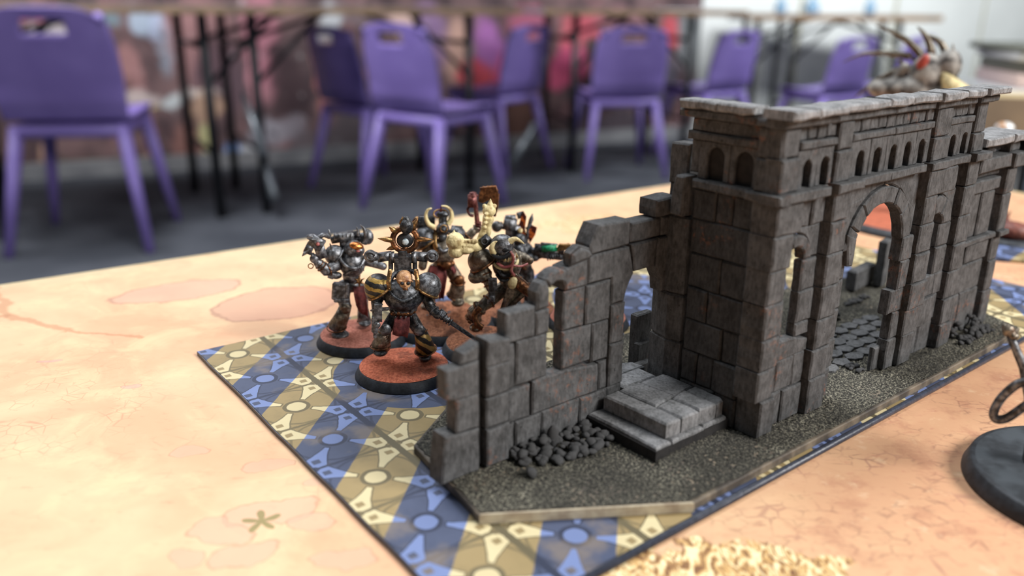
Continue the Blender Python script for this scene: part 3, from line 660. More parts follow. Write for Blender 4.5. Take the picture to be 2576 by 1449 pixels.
# ---- flagstones inside the great arch
Pv = section('flagstone_floor')
for i in range(8):
    for k in range(4):
        a = 60 + i * 7.4 + (k % 2) * 3.6 + rng.uniform(-.8, .8); b = 14 + k * 5.4 + rng.uniform(-.5, .5)
        n = rng.choice((5, 6, 7)); ph = rng.random() * 6
        pl = [(a + (4.1 + rng.uniform(-.5, .2)) * math.cos(ph + 2 * math.pi * t / n), b + (3.0 + rng.uniform(-.4, .2)) * math.sin(ph + 2 * math.pi * t / n)) for t in range(n)]
        worn_prism(pl, fz, 4.95 + rng.uniform(0, .06), 4.0, bev=0.12, amt=0.08, gap=0.02, name='flagstone', mat='flag', parent=Pv, j=0.05)
# mortar cores
for nm, (wall, mb) in cores.items():
    mb.build('mortar_core', M['stone_black'], wall, smooth=False, origin=ORG)
# ---- rubble
def pebble_mesh(k):
    bm = bmesh.new(); bmesh.ops.create_icosphere(bm, subdivisions=2, radius=1.0)
    for v in bm.verts: v.co *= 1 + 0.35 * noise.noise(v.co * 1.3 + Vector((k * 7, 0, 0)))
    me = bpy.data.meshes.new('rubble_stone'); bm.to_mesh(me); bm.free(); me.materials.append(M['stone']); me.polygons.foreach_set('use_smooth', [True] * len(me.polygons)); return me
PM = [pebble_mesh(k) for k in range(5)]
def rubble(n, fn_pos, r0, r1, parent):
    for k in range(n):
        a, b, z = fn_pos(k); r = rng.uniform(r0, r1)
        o = bpy.data.objects.new('rubble_stone', PM[k % 5]); COL.objects.link(o); o.parent = parent
        o.location = (rw(a, b, z + r * 0.45) - ORG) / 1000; o.scale = (r * rng.uniform(.8, 1.3) / 1000, r * rng.uniform(.8, 1.1) / 1000, r * rng.uniform(.6, .95) / 1000)
        o.rotation_euler = (rng.uniform(-.4, .4), rng.uniform(-.4, .4), rng.uniform(0, 6.3))
Rb = section('rubble_heap')
def pile(k):
    t = rng.random(); s = rng.random() ** 1.3; a = -59.5 + t * 27.5; b = 34.4 - s * (6.5 + 5 * t + 3.0 * math.sin(t * 3.0)) ; z = 4.6 + 2.6 * (1 - s) ** 1.5 * rng.random()
    return a, b, z
rubble(105, pile, 0.75, 1.55, Rb)
o = bpy.data.objects.new('rubble_stone', PM[2]); COL.objects.link(o); o.parent = Rb; o.location = (rw(-46.5, 32.5, 7.2) - ORG) / 1000; o.scale = (.0016, .0014, .0036)
rubble(1, lambda k: (-61.0, 24.2, 4.6), 1.7, 1.7, Rb)
Rc = section('rubble_heap')
rubble(62, lambda k: (lambda t, s: (118 + t * 26 - s * 3, 2.6 - s * 7.5, 4.5 + 5.5 * (1 - s) ** 2 * rng.random()))(rng.random(), rng.random()), 0.7, 1.3, Rc)
Rd = section('rubble_heap')
rubble(34, lambda k: (101 + rng.uniform(-5, 5) , 40 + rng.uniform(-2.4, 2.4), 4.5 + rng.random() * 1.6), 0.7, 1.3, Rd)
rubble(22, lambda k: (130 + rng.uniform(-9, 9), 44 + rng.uniform(-1.5, 1.5), 4.5), 0.6, 1.1, Rd)
rubble(12, lambda k: (66 + rng.uniform(-2, 2), 8 + rng.uniform(-2, 3), 4.5), 0.6, 1.1, Rd)
fbk = section('fallen_wall_fragment')
stone(fbk, [(139, 50), (158, 52), (158, 57), (139, 55)], 4.5, 13.5, fz, core=False, bev=0.7); stone(fbk, [(153, 46), (160, 47), (160, 51), (153, 50)], 4.5, 25, fz, core=False, bev=0.7)
# ============================================================ THE ROOM (metres)
FLOOR = 0.0
def atY(px, py, Y):            # scene point at depth Y seen at a pixel
    d = ray(px, py); t = Y / d.y; return Vector((d.x * t, Y, TZ + CH / 1000 + d.z * t))
idt = lambda u, v, t: Vector((u, v, t))
m = MB(); m.prism([(-7, -3), (8, -3), (8, 9), (-7, 9)], idt, -0.1, 0.0); struct(m.build('floor', M['carpet'], sc=1, smooth=False))
WA = math.radians(25); WO = Vector((-1.6, 4.84, 0)); WU = Vector((math.cos(WA), math.sin(WA), 0)); WN = Vector((-WU.y, WU.x, 0))
def wall_uz(px, py):
    d = ray(px, py); o = Vector((0, 0, TZ + CH / 1000)); t = (WO - o).dot(WN) / d.dot(WN); p = o + d * t
    return (p - WO).dot(WU), p.z
def mural_mat():
    m = Mat('painted_mural', 0.55, 0, 0.3); v = m.vec(1.0); x, y, z = m.xyz(v)
    n1 = m.noise(v, 3.2, 5, 0.6, 0.5); n2 = m.noise(m.vec((1, 1, 0.45)), 6.0, 4, 0.6); n3 = m.noise(v, 14, 3, 0.6)
    c = m.mix(srgb(72, 58, 62), srgb(126, 100, 100), n1.step(0.35, 0.65))
    c = m.mix(c, srgb(160, 116, 118), n2.step(0.52, 0.66) * 0.6)
    wx = x + (m.noise(v, 4.0, 3) - 0.5) * 0.22; wz = z + (m.noise(m.vec(1.0, (3, 3, 1)), 4.0, 3) - 0.5) * 0.22
    def blob(c, px, py, rx, ry, colr, k=0.9, soft=0.35):
        u, h = wall_uz(px, py); u2, _ = wall_uz(px + rx, py); _, h2 = wall_uz(px, py - ry)
        p = (wx - u) / (u2 - u); q = (wz - h) / (h2 - h); r = (p * p + q * q).sqrt()
        return m.mix(c, colr, (r.step(1 - soft, 1 + soft) * -1 + 1) * k)
    for a in ((60, 35, 120, 16, (206, 96, 150)), (130, 35, 40, 12, (226, 110, 80)), (185, 38, 45, 14, (200, 82, 100)), (250, 50, 50, 22, (120, 140, 150)), (140, 90, 60, 30, (210, 200, 205)),
              (350, 45, 26, 30, (176, 190, 208)), (400, 60, 26, 40, (186, 200, 226)), (410, 130, 18, 60, (150, 160, 174)), (500, 100, 90, 110, (164, 122, 122)), (330, 170, 30, 60, (176, 130, 128)),
              (560, 190, 60, 110, (96, 76, 84)), (660, 90, 44, 150, (186, 124, 138)), (640, 210, 20, 80, (200, 140, 150)), (720, 210, 40, 110, (70, 54, 58)), (770, 110, 40, 60, (92, 76, 78)), (800, 200, 14, 90, (170, 108, 104)),
              (350, 240, 50, 22, (206, 190, 186)), (345, 262, 55, 8, (214, 194, 148)), (430, 250, 26, 18, (200, 206, 208)), (495, 236, 46, 12, (226, 214, 208)), (520, 280, 30, 50, (190, 156, 132)),
              (470, 370, 40, 60, (156, 112, 104)), (518, 365, 22, 44, (218, 214, 158)), (585, 375, 24, 24, (128, 160, 216)), (620, 380, 16, 20, (206, 208, 214)), (690, 340, 60, 34, (170, 166, 176)), (740, 330, 40, 40, (150, 142, 150)),
              (800, 360, 60, 40, (120, 108, 112)), (120, 400, 18, 30, (190, 152, 130)), (40, 440, 120, 30, (70, 66, 62)), (250, 420, 120, 26, (96, 82, 74)), (380, 430, 16, 30, (180, 140, 120)),
              (870, 40, 90, 30, (120, 104, 108)), (830, 60, 30, 40, (196, 200, 204)), (1020, 60, 40, 30, (224, 190, 180)), (1080, 100, 40, 90, (150, 120, 160)), (1150, 130, 36, 90, (206, 166, 150)),
              (1190, 190, 44, 40, (214, 84, 96)), (1230, 110, 40, 60, (176, 112, 180)), (1262, 190, 28, 60, (222, 96, 140)), (1240, 225, 36, 26, (228, 80, 90)), (1210, 235, 40, 20, (90, 80, 96)),
              (1160, 250, 40, 40, (80, 68, 74)), (1440, 90, 34, 60, (220, 110, 120)), (1430, 170, 44, 60, (220, 92, 136)), (1410, 200, 40, 32, (232, 104, 140)), (1500, 70, 60, 30, (206, 96, 110)),
              (1330, 60, 50, 40, (186, 104, 130)), (1330, 200, 60, 40, (110, 90, 100)), (1470, 230, 50, 30, (92, 84, 84)), (1560, 60, 60, 40, (150, 110, 116)), (1690, 80, 26, 36, (206, 88, 98)), (1740, 110, 40, 80, (120, 126, 128)),
              (1300, 290, 60, 60, (116, 84, 74)), (1390, 340, 80, 40, (84, 72, 72)), (900, 330, 80, 50, (96, 88, 92)), (1650, 200, 60, 80, (84, 80, 92)), (1560, 320, 80, 40, (80, 72, 80))):
        c = blob(c, *a[:4], srgb(*a[4]))
    c = m.mix(c, srgb(196, 190, 192), n3.step(0.62, 0.72) * 0.5)
    c = m.mix(c, srgb(40, 34, 38), m.noise(m.vec(1.0, (8, 2, 5)), 7, 4).step(0.58, 0.7) * 0.6)
    m.setc(c); return m.m
def plane_wall(name, mat, u0, u1, z0, z1, th=0.08):
    m = MB(); m.prism([(u0, z0), (u1, z0), (u1, z1), (u0, z1)], lambda u, z, t: Vector((u, t, z)), 0, th)
    o = m.build(name, mat, sc=1, smooth=False); o.location = WO; o.rotation_euler = (0, 0, WA); return struct(o)
plane_wall('wall_left', mural_mat(), -3.6, 3.2, 0, 2.75)
m = MB(); m.prism([(-3.6, 0), (3.2, 0), (3.2, .09), (-3.6, .09)], lambda u, z, t: Vector((u, t, z)), -0.015, 0.0)
o = m.build('baseboard_left', M['table_top'], sc=1, smooth=False); o.location = WO; o.rotation_euler = (0, 0, WA); struct(o)
# white panelled wall on the right
WC = WO + WU * 3.22; WB = math.radians(15)
wr = empty('wall_right', WC, WB); struct(wr)
m = MB(); m.prism([(0, 0), (6.2, 0), (6.2, 2.75), (0, 2.75)], lambda u, z, t: Vector((u, t, z)), 0.03, 0.1); m.build('backing', M['wall_joint'], wr, sc=1, smooth=False)
for k in range(7):
    u0 = -0.02 + k * 0.80
    m = MB(); m.box((u0 + 0.40, 0.015, 1.37), (0.77, 0.03, 2.74)); m.build('panel', M['white_wall'], wr, sc=1, smooth=False, bevel=0.004)
# ---- moulded plastic chairs
def chair_proto(name, sc_=1.0):
    root = empty(name, (0, 0, 0))
    # profile of shell in local (y forward, z up), v along
    prof = [(0.205, 0.405, .34), (0.20, 0.44, .38), (0.12, 0.445, .40), (0.0, 0.436, .40), (-0.10, 0.432, .395), (-0.165, 0.445, .39), (-0.20, 0.50, .40), (-0.222, 0.58, .405), (-0.240, 0.66, .40), (-0.256, 0.73, .38), (-0.268, 0.785, .35), (-0.272, 0.80, .32)]
    def P(v):
        x = v * (len(prof) - 1); i = min(int(x), len(prof) - 2); t = x - i; a, b = prof[i], prof[i + 1]
        return tuple(a[k] + (b[k] - a[k]) * t for k in range(3))
    nu, nv = 28, 56; vs = []; fs = []
    for j in range(nv + 1):
        y, z, wd = P(j / nv)
        for i in range(nu + 1):
            u = -1 + 2 * i / nu; x = u * wd / 2
            back = max(0, min(1, (j / nv - 0.42) / 0.2))
            dz = 0.0 if back > 0 else 0.012 * u * u
            vs.append((x, y + back * 0.035 * u * u, z + dz - (0.03 * abs(u) ** 6 if j > nv - 6 else 0)))
    for j in range(nv):
        for i in range(nu):
            u = -1 + 2 * (i + .5) / nu; z = (vs[j * (nu + 1) + i][2] + vs[(j + 1) * (nu + 1) + i][2]) / 2
            if j > nv * 0.5 and (abs(u) / 0.36) ** 4 + (abs(z - 0.742) / 0.024) ** 4 < 1: continue
            a = j * (nu + 1) + i; fs.append((a, a + 1, a + nu + 2, a + nu + 1))
    m = MB(); m.add([Vector(v) * sc_ for v in vs], fs)
    s = m.build('seat_shell', M['purple'], root, sc=1); sol = s.modifiers.new('solid', 'SOLIDIFY'); sol.thickness = 0.012 * sc_
    # skirt under the seat
    m = MB(); m.prism([(-.185, -.17), (.185, -.17), (.17, .2), (-.17, .2)], lambda u, v, t: Vector((u, v, t)) * sc_, 0.385, 0.428); m.build('seat_skirt', M['purple'], root, sc=1, bevel=0.012)
    for sx, sy in ((-1, -1), (1, -1), (-1, 1), (1, 1)):
        m = MB(); tp = Vector((sx * 0.165, sy * 0.15 + 0.01, 0.42)); bt = Vector((sx * 0.225, sy * 0.235, 0.0))
        m.tube([tp * sc_, (tp * .5 + bt * .5) * sc_, bt * sc_], [(.030 * sc_, .024 * sc_), (.024 * sc_, .02 * sc_), (.018 * sc_, .016 * sc_)], 12); m.build('leg', M['purple'], root, sc=1)
    return root
pro = chair_proto('plastic_chair')
def chair(x, y, yaw, label, first=False, s=1.0):
    c = pro if first else copy_tree(pro)
    c.location = (x, y, 0.001); c.rotation_euler = (0, 0, math.radians(yaw)); c.scale = (s, s, s)
    return tag(c, label, 'chair', 'purple plastic chairs in the background')
chair(-1.66, 3.27, 10, 'purple plastic chair at far left with a slot handle, nearest to the camera', True, 1.10)
chair(-0.37, 3.88, -36, 'bright purple plastic chair turned sideways in the middle, behind the horned miniatures', False, 1.03)
chair(-0.72, 4.30, -44, 'purple plastic chair just left of the bright middle chair, partly overlapped by it')
chair(-0.10, 4.88, 54, 'dark shaded purple chair under the middle table beside a black table leg')
chair(0.58, 4.78, 10, 'shaded purple chair seen from behind between the two black table legs')
chair(1.20, 5.35, 36, 'narrow dark purple chair behind the ruined tower near the white wall', False, .97)
chair(1.93, 5.38, 30, 'light purple chair against the white wall left of the spiky winged model', False, .93)
chair(2.42, 5.66, 38, 'pale purple chair seen through the spikes of the winged model', False, .93)
# ---- tables with folding steel legs
def bar(mb, a, b, r=0.012): mb.tube([a, b], r, 8)
def trestle(label, corner, ang, L, Wd, zt, legs, first=None, th=0.03):
    root = empty('trestle_table', (corner[0], corner[1], 0), ang); tag(root, label, 'table', 'folding tables in the background')
    m = MB(); m.box((-L / 2, Wd / 2, zt - th / 2), (L, Wd, th)); m.build('table_top', M['table_top'], root, sc=1, smooth=False, bevel=.003)
    m = MB(); m.box((-L / 2, -0.004, zt - th / 2), (L, 0.008, th * 0.98)); m.box((0.004, Wd / 2, zt - th / 2), (0.008, Wd, th * 0.98)); m.build('edge_trim', M['tan_edge'], root, sc=1, smooth=False)
    for x in legs:
        for y in (0.07, Wd - 0.07):
            m = MB(); bar(m, (x, y, zt - th), (x, y, 0.0), 0.021); m.build('leg', M['black_metal'], root, sc=1)
        for zb in (zt - .16, .28):
            m = MB(); bar(m, (x, 0.07, zb), (x, Wd - .07, zb)); m.build('cross_bar', M['black_metal'], root, sc=1)
        for yb, zb, xb in ((Wd * .5, zt - .16, .42), (.07, zt - .32, .3)):
            m = MB(); bar(m, (x, yb, zb), (x + (xb if x < -L / 2 else -xb), yb, zt - th), .011); m.build('folding_brace', M['black_metal'], root, sc=1)
    return root
A35 = math.radians(30)
TA1 = trestle('long folding table running across the upper left of the room', (0.03, 4.30), A35, 2.5, 0.75, 0.888, (-0.25, -1.28, -1.48, -2.3))
TA2 = trestle('folding table at the top centre with a wood coloured edge', (1.30, 4.95), math.radians(14), 1.18, 0.70, 0.888, (-0.30, -0.98))
trestle('smaller folding table before the white wall, right of centre', (2.86, 5.92), math.radians(7), 1.35, 0.36, 0.866, (-0.25, -1.0, -1.25), th=.04)
# slanted light grey folding struts catching the light
for a, b in (((612, 235), (665, 390)), ((665, 390), (690, 500)), ((1345, 310), (1290, 410))):
    p, q = atY(*a, 3.75 if a[0] < 1000 else 4.4), atY(*b, 3.6 if a[0] < 1000 else 4.3)
    m = MB(); m.tube([p, q], (.013, .022), 8); o = m.build('folding_strut', M['grey_steel'], sc=1, origin=p, label='light grey steel strut'); pt = TA1 if a[0] < 1000 else TA2; o.parent = pt; Mp = Matrix.Translation(pt.location) @ Matrix.Rotation(pt.rotation_euler.z, 4, 'Z'); o.matrix_parent_inverse = Mp.inverted(); o.location = p
# paper sheets and boxes on the background tables
def thing_box(name, mat, loc, size, rz, label, cat, z=0, bev=.004):
    m = MB(); m.box((0, 0, size[2] / 2), size); o = m.build(name, mat, sc=1, smooth=False, bevel=bev); o.location = loc; o.rotation_euler = (0, 0, rz); return tag(o, label, cat)
M['paper'] = simple('white_paper', srgb(225, 228, 230), srgb(214, 216, 220), .6, unit=1.0, sc=4, bs=0)
M['blue_bottle'] = simple('blue_plastic', srgb(116, 150, 176), srgb(136, 166, 190), .4, unit=1.0, sc=6, bs=0)
thing_box('paper_sheet', M['paper'], (0.98, 5.05, .889), (.32, .22, .004), .2, 'white sheet of paper at the edge of the top centre table', 'paper')
# blue bottles on the far table
for px, lab, w_ in ((2040, 'blue bottle on the far right table, the taller one at its middle', 34), (1962, 'pale blue bottle on the far table, left of the taller blue one', 26), (2186, 'small rounded blue bottle near the right end of the far table', 24)):
    p = atY(px, 40, 6.1); r = w_ / FPX * 6.3 / 2
    m = MB(); m.lathe((0, 0, 0), [(r * .8, 0), (r, .02), (r, .06), (r * .5, .09), (r * .35, .10), (r * .35, .12)], 20); o = m.build('plastic_bottle', M['blue_bottle'], sc=1); o.location = (p.x, 6.1, .867); tag(o, lab, 'bottle')
# ---- table across the aisle on the right
DA = math.radians(-8); p0 = ground(2440, 262, -12); D0 = W(p0.x, p0.y, 0)
td = empty('side_table', (D0.x, D0.y, 0), DA); tag(td, 'wood-edged table at the right edge, behind the ruin, holding a stack of books', 'table')
m = MB(); m.prism([(-.02, 0), (1.6, 0), (1.6, .37), (.17, .37)], idt, .75, .78); m.build('table_top', M['ply'], td, sc=1, smooth=False, bevel=.003)
m = MB(); m.box((.8, -.003, .757), (1.64, .006, .05)); m.build('edge_trim', M['tan_edge'], td, sc=1, smooth=False)
for x, y in ((.1, .06), (.22, .32), (1.5, .06), (1.5, .32)):
    m = MB(); bar(m, (x, y, .75), (x, y, 0), .016); m.build('leg', M['black_metal'], td, sc=1)
M['book_a'] = simple('grey_green_cover', srgb(120, 122, 112), srgb(96, 98, 90), .5, unit=1.0, sc=5, bs=0)
M['book_b'] = simple('pink_cover', srgb(206, 184, 178), srgb(190, 170, 170), .5, unit=1.0, sc=5, bs=0)
bk = Vector((math.cos(DA), math.sin(DA), 0)); bn = Vector((-bk.y, bk.x, 0)); B0 = D0 + bk * 0.235 + bn * 0.20
zz = .7805
for sz, mt, lab, cat, nm in (((.30, .21, .004), 'paper', 'white paper sheet lying under the book stack on the right table', 'paper', 'paper_sheet'), ((.26, .19, .022), 'book_b', 'pinkish book at the bottom of the stack on the right table', 'book', 'book'), ((.25, .18, .018), 'book_a', 'grey green book in the middle of the stack on the right table', 'book', 'book'),
                            ((.27, .20, .012), 'paper', 'pale magazine near the top of the stack on the right table', 'book', 'book'), ((.29, .20, .01), 'book_a', 'flat grey book on top of the stack on the right table', 'book', 'book')):
    o = thing_box(nm, M[mt], (B0.x, B0.y, zz), sz, DA + (.05 if mt == 'book_a' else -.04), lab, cat); zz += sz[2] + .0008
m = MB(); m.lathe((0, 0, 0), [(.03, 0), (.055, .006), (.05, .016), (.03, .026), (.008, .03)], 24); o = m.build('white_dish', M['paper'], sc=1); o.location = (B0.x + .01, B0.y, zz); tag(o, 'white rounded dish on top of the book stack on the right table', 'dish')
# ============================================================ MINIATURES ON ROUND BASES
class Fig:
    """local frame of a miniature: x to its right in view, y away, z up, millimetres; z=0 on the mat"""
    def __init__(s, name, px, py, ztop, zfoot, label, cat, group=None):
        g = ground(px, py, ztop); s.C = Vector((g.x, g.y, 0)); f = Vector((g.x, g.y, 0)).normalized()
        s.f = f; s.r = Vector((f.y, -f.x, 0)); s.z0 = zfoot
        s.root = empty(name, W(s.C.x, s.C.y, zfoot), math.atan2(s.r.y, s.r.x)); tag(s.root, label, cat, group)
    def at(s, px, py, y=0.0):     # point at distance y behind the base centre seen at a photo pixel
        d = ray(px, py); o = Vector((0, 0, CH)); t = ((s.C - o).dot(s.f) + y) / d.dot(s.f); p = o + d * t - s.C
        return Vector((p.dot(s.r), p.dot(s.f), p.z - s.z0))
    def k(s, cx, cy, y=0.0): return s.at(740 + cx / 2.635, 450 + cy / 2.635, y)
    def part(s, name, mat, mb, **k): return mb.build(name, M[mat] if isinstance(mat, str) else mat, k.pop('parent', s.root), **k)
    def base(s, R, top, rim='base_rim', h=3.3, rock=0.0, seed=0):
        m = MB(); m.lathe((0, 0, 0), [(R, 0), (R, .5), (R - 1.35, h - .25), (R - 1.6, h)], 64); s.part('base', rim, m)
        n = 30; vs = [Vector((0, 0, h + .3 + rock * (.5 + noise.noise(Vector((seed, 0, 0))))))]; fs = []; rings = 22
        for i in range(1, rings + 1):
            rr = (R - 1.55) * i / rings
            for q in range(96):
                a = 2 * math.pi * q / 96; x, y = rr * math.cos(a), rr * math.sin(a); e = min(1, (R - 1.55 - rr) / 1.5)
                z = h + 0.1 + e * (.35 + .45 * noise.noise(Vector((x, y, seed)) * .22) + .18 * noise.noise(Vector((x, y, seed)) * 1.1) + .10 * noise.noise(Vector((x, y, seed)) * 2.6))
                if rock: z += e * rock * max(0, noise.noise(Vector((x, y, seed + 5)) * .13) + .25) + e * rock * .35 * noise.noise(Vector((x, y, seed)) * .6)
                vs.append(Vector((x, y, z)))
        fs += [(0, 1 + q, 1 + (q + 1) % 96) for q in range(96)]
        for i in range(rings - 1):
            for q in range(96):
                a = 1 + i * 96 + q; b = 1 + i * 96 + (q + 1) % 96; fs.append((a, b, b + 96, a + 96))
        m = MB(); m.add(vs, fs); s.part('base_texture', top, m)
def horn(mb, pts, r, seg=9):
    n = len(pts); mb.tube(pts, [r * (1 - i / (n - 1)) ** .8 + .04 for i in range(n)], seg)
def arc3(c, R, a0, a1, n, plane=(Vector((1, 0, 0)), Vector((0, 0, 1)))):
    return [Vector(c) + plane[0] * R * math.cos(a0 + (a1 - a0) * i / n) + plane[1] * R * math.sin(a0 + (a1 - a0) * i / n) for i in range(n + 1)]
def limb(m, pts, rs): # tapered muscle/armour limb with rounded joints
    m.tube(pts, rs, 12)
    for p, r in zip(pts, rs): m.ell(p, r, seg=12, rings=8)
def cloth(f, name, mat, cols, th=.35, folds=.45, n=10, parent=None):   # cols: (left point, right point) rows top to bottom
    m = MB(); vs = []; rows = len(cols)
    for side in (0, 1):
        for ri, (a, b) in enumerate(cols):
            for i in range(n + 1):
                t = i / n; p = a.lerp(b, t) + Vector((0, folds * math.sin(t * 9 + ri * .5) * (.3 + ri / rows) + side * th, 0)); vs.append(p)
    o = rows * (n + 1); fs = []
    for r in range(rows - 1):
        for i in range(n):
            a = r * (n + 1) + i; fs += [(a, a + 1, a + n + 2, a + n + 1), (o + a, o + a + n + 1, o + a + n + 2, o + a + 1)]
    for r in range(rows - 1):
        a = r * (n + 1); fs += [(a, a + n + 1, o + a + n + 1, o + a)]; a += n; fs += [(a, o + a, o + a + n + 1, a + n + 1)]
    for i in range(n):
        a = i; fs += [(a, o + a, o + a + 1, a + 1)]; a = (rows - 1) * (n + 1) + i; fs += [(a, a + 1, o + a + 1, o + a)]
    m.add(vs, fs); return f.part(name, mat, m, **({'parent': parent} if parent else {}))
def pauldron(f, c, r, tilt, mat, trim='gold', yaw=0.0, trimr=.42, studs=True):
    """rounded shoulder guard with flared metal rim"""
    Rm = RY(tilt) @ RZ(yaw); m = MB()
    m.ell(c, (r * 1.0, r * 1.04, r * 1.02), Rm, 26, 12, -0.30, 1.0)
    p = f.part('shoulder_guard', mat, m)
    m = MB(); zz = -.30; rad = r * 1.02 * math.sqrt(1 - zz * zz)
    pts = [Vector(c) + Rm @ Vector((rad * 1.04 * math.cos(a), rad * 1.07 * math.sin(a), r * zz)) for a in [2 * math.pi * i / 28 for i in range(29)]]
    m.tube(pts, [(trimr * 1.25, trimr)] * 29, 8); f.part('guard_rim', trim, m, parent=p)
    m = MB()
    pts = [Vector(c) + Rm @ Vector((r * 1.03 * math.cos(a) * .55 + (-.0), r * 1.08 * math.sin(a), r * 1.05 * math.cos(a) * .84)) for a in [-1.75 + 3.5 * i / 18 for i in range(19)]]
    return p, Rm
def rivets(m, pts, r=.22):
    for p in pts: m.ell(p, r, seg=6, rings=4)
def ribbed(m, pts, r, n=26, amp=.22): # ribbed hose
    P = [Vector(p) for p in pts]; out = []; rs = []
    for i in range(n * 2 + 1):
        t = i / (n * 2) * (len(P) - 1); k = min(int(t), len(P) - 2); out.append(P[k].lerp(P[k + 1], t - k)); rs.append(r * (1 + amp * (1 if i % 2 else -1)))
    m.tube(out, rs, 10)
def smoothpts(P, n=6):
    P = [Vector(p) for p in P]; out = []
    for i in range(len(P) - 1):
        p0, p1, p2, p3 = P[max(i - 1, 0)], P[i], P[i + 1], P[min(i + 2, len(P) - 1)]
        for j in range(n):
            t = j / n; out.append(0.5 * ((2 * p1) + (-p0 + p2) * t + (2 * p0 - 5 * p1 + 4 * p2 - p3) * t * t + (-p0 + 3 * p1 - 3 * p2 + p3) * t ** 3))
    return out + [P[-1]]
def fist(m, c, d, r=1.0):     # clenched gauntlet: palm plus four bent fingers and a thumb around a grip along d
    d = Vector(d).normalized(); a = d.orthogonal().normalized(); b = d.cross(a)
    m.ell(c, (r * 1.0, r * .9, r * .95), seg=10, rings=8)
    for k in range(4):
        o = Vector(c) + d * (k - 1.5) * r * .48 + a * r * .75
        m.tube([o - b * r * .7, o + a * r * .35, o + b * r * .7], [r * .27, r * .30, r * .24], 6)
    m.tube([Vector(c) - a * r * .6 + d * r * .6, Vector(c) - a * r * .3 + b * r * .8 + d * r * .9, Vector(c) + a * r * .5 + b * r * .9 + d * .8 * r], [r * .3, r * .3, r * .22], 6)
RM = 0.20
# extra armour plates, bands and cords
def bands(f, items, mat='bronze'):
    for a, b, t, r, w_ in items:
        m = MB(); c = a.lerp(b, t); m.ring(c, r, w_, (b - a).to_track_quat('Z', 'Y').to_matrix(), 20, 6); f.part('armour_band', mat, m)
# ------------------------------------------------------------ 1: front warrior with bare head
f = Fig('warrior_miniature', 1016, 916, 5.0, 1.5, 'front armoured warrior miniature with bare tan skull-like head and spiked ring above its back', 'miniature'); K = f.k
f.base(16, 'red_earth', seed=1)
m = MB()
m.ell(K(725, 768, 1.6), (6.5, 5.6, 5.6), seg=22, rings=14); m.ell(K(722, 850, 2.6), (4.8, 4.0, 3.2)); m.ell(K(716, 905, 4), (4.0, 3.2, 2.4))
limb(m, [K(668, 915, 4), K(618, 985, 2.4), K(600, 1020, 2)], [2.3, 2.0, 1.8]); limb(m, [K(770, 915, 4), K(815, 985, 2.2), K(835, 1020, 1.8)], [2.3, 2.1, 1.8])
m.tube([K(604, 1000, 2), K(588, 1060, 2.4), K(574, 1110, 3.6), K(572, 1118, 3.6)], [2.0, 2.6, 3.1, 2.7], 16)
m.ell(K(572, 1142, 2.2), (2.5, 3.6, 1.3)); m.ell(K(868, 1178, 2.8), (2.2, 3.2, 1.3))
limb(m, [K(585, 735, 3), K(545, 820, 2.0), K(548, 905, .2)], [1.9, 1.8, 1.5]); limb(m, [K(860, 745, 3), K(905, 850, 1), K(950, 900, -1)], [1.9, 1.7, 1.5])
fist(m, K(552, 930, -.6), (0, 0, 1), 1.25); fist(m, K(975, 900, -1.6), (.6, -.3, -.5), 1.35)
m.ell(K(606, 1000, .8), (1.7, 1.2, 1.5)); m.ell(K(832, 1004, .5), (1.7, 1.2, 1.5))
f.part('armoured_body', 'dark_arm', m, remesh=RM)
m = MB(); m.tube([K(836, 1008, 1.8), K(852, 1060, 1.8), K(872, 1135, 2.6), K(874, 1145, 2.6)], [(2.0, 2.0), (2.7, 2.6), (3.6, 3.4), (3.3, 3.2)], 18); f.part('striped_greave', 'hazard_leg', m, label='greave painted with dark and yellow stripes')
m = MB(); m.tube([K(602, 1006, 1.6), K(590, 1056, 1.9), K(575, 1108, 2.9)], [(2.15, 2.1), (2.8, 2.6), (3.3, 3.2)], 18); f.part('greave', 'brown_arm', m)
m = MB(); m.ring(K(572, 1108, 2.9), 3.3, .22, seg=24); m.ring(K(602, 1006, 1.6), 2.2, .2, seg=20); rivets(m, [K(610 + 6 * q, 1030 + 14 * q, -.6) for q in range(5)]); f.part('greave_trim', 'bronze', m)
m = MB(); ribbed(m, smoothpts([K(640, 690, 2.5), K(640, 760, -2.2), K(722, 812, -4.4), K(812, 762, -2.2), K(822, 695, 2.5)], 8), .62, 26); f.part('chest_hose', 'dark_arm', m)
m = MB(); m.ring(K(735, 690, 1.5), 4.6, .75, RX(math.radians(52)), 30, 10); f.part('collar', 'dark_arm', m)
m = MB()
for q in range(6): m.box(K(700 + q * 11, 835, -2.9 + .05 * abs(q - 2.5)), (.28, .7, 2.2))
m.box(K(728, 835, -2.2), (3.8, .8, 2.8)); f.part('chest_grille', 'gun', m)
m = MB(); m.ell(K(730, 658, .2), (2.6, 2.7, 2.6), seg=22, rings=14); m.ell(K(734, 705, -.9), (1.9, 1.9, 1.7)); m.ell(K(736, 738, -1.5), (1.5, 1.3, 1.1)); m.ell(K(706, 676, -2.0), (.9, .6, .35)); m.ell(K(764, 676, -2.0), (.9, .6, .35)); m.ell(K(736, 702, -2.9), (.42, .7, .7)); m.ell(K(686, 690, .6), (.4, .8, .9)); m.ell(K(784, 690, .6), (.4, .8, .9))
hd = f.part('head', 'skin', m, remesh=.16)
m = MB(); m.ell(K(716, 693, -2.45), (.62, .4, .5)); f.part('eye', 'black', m, parent=hd); m = MB(); m.ell(K(757, 693, -2.45), (.62, .4, .5)); f.part('eye', 'black', m, parent=hd)
m = MB(); m.box(K(737, 738, -2.75), (1.7, .5, 1.4)); f.part('mouth_grille', 'bronze', m, parent=hd, bevel=.15)
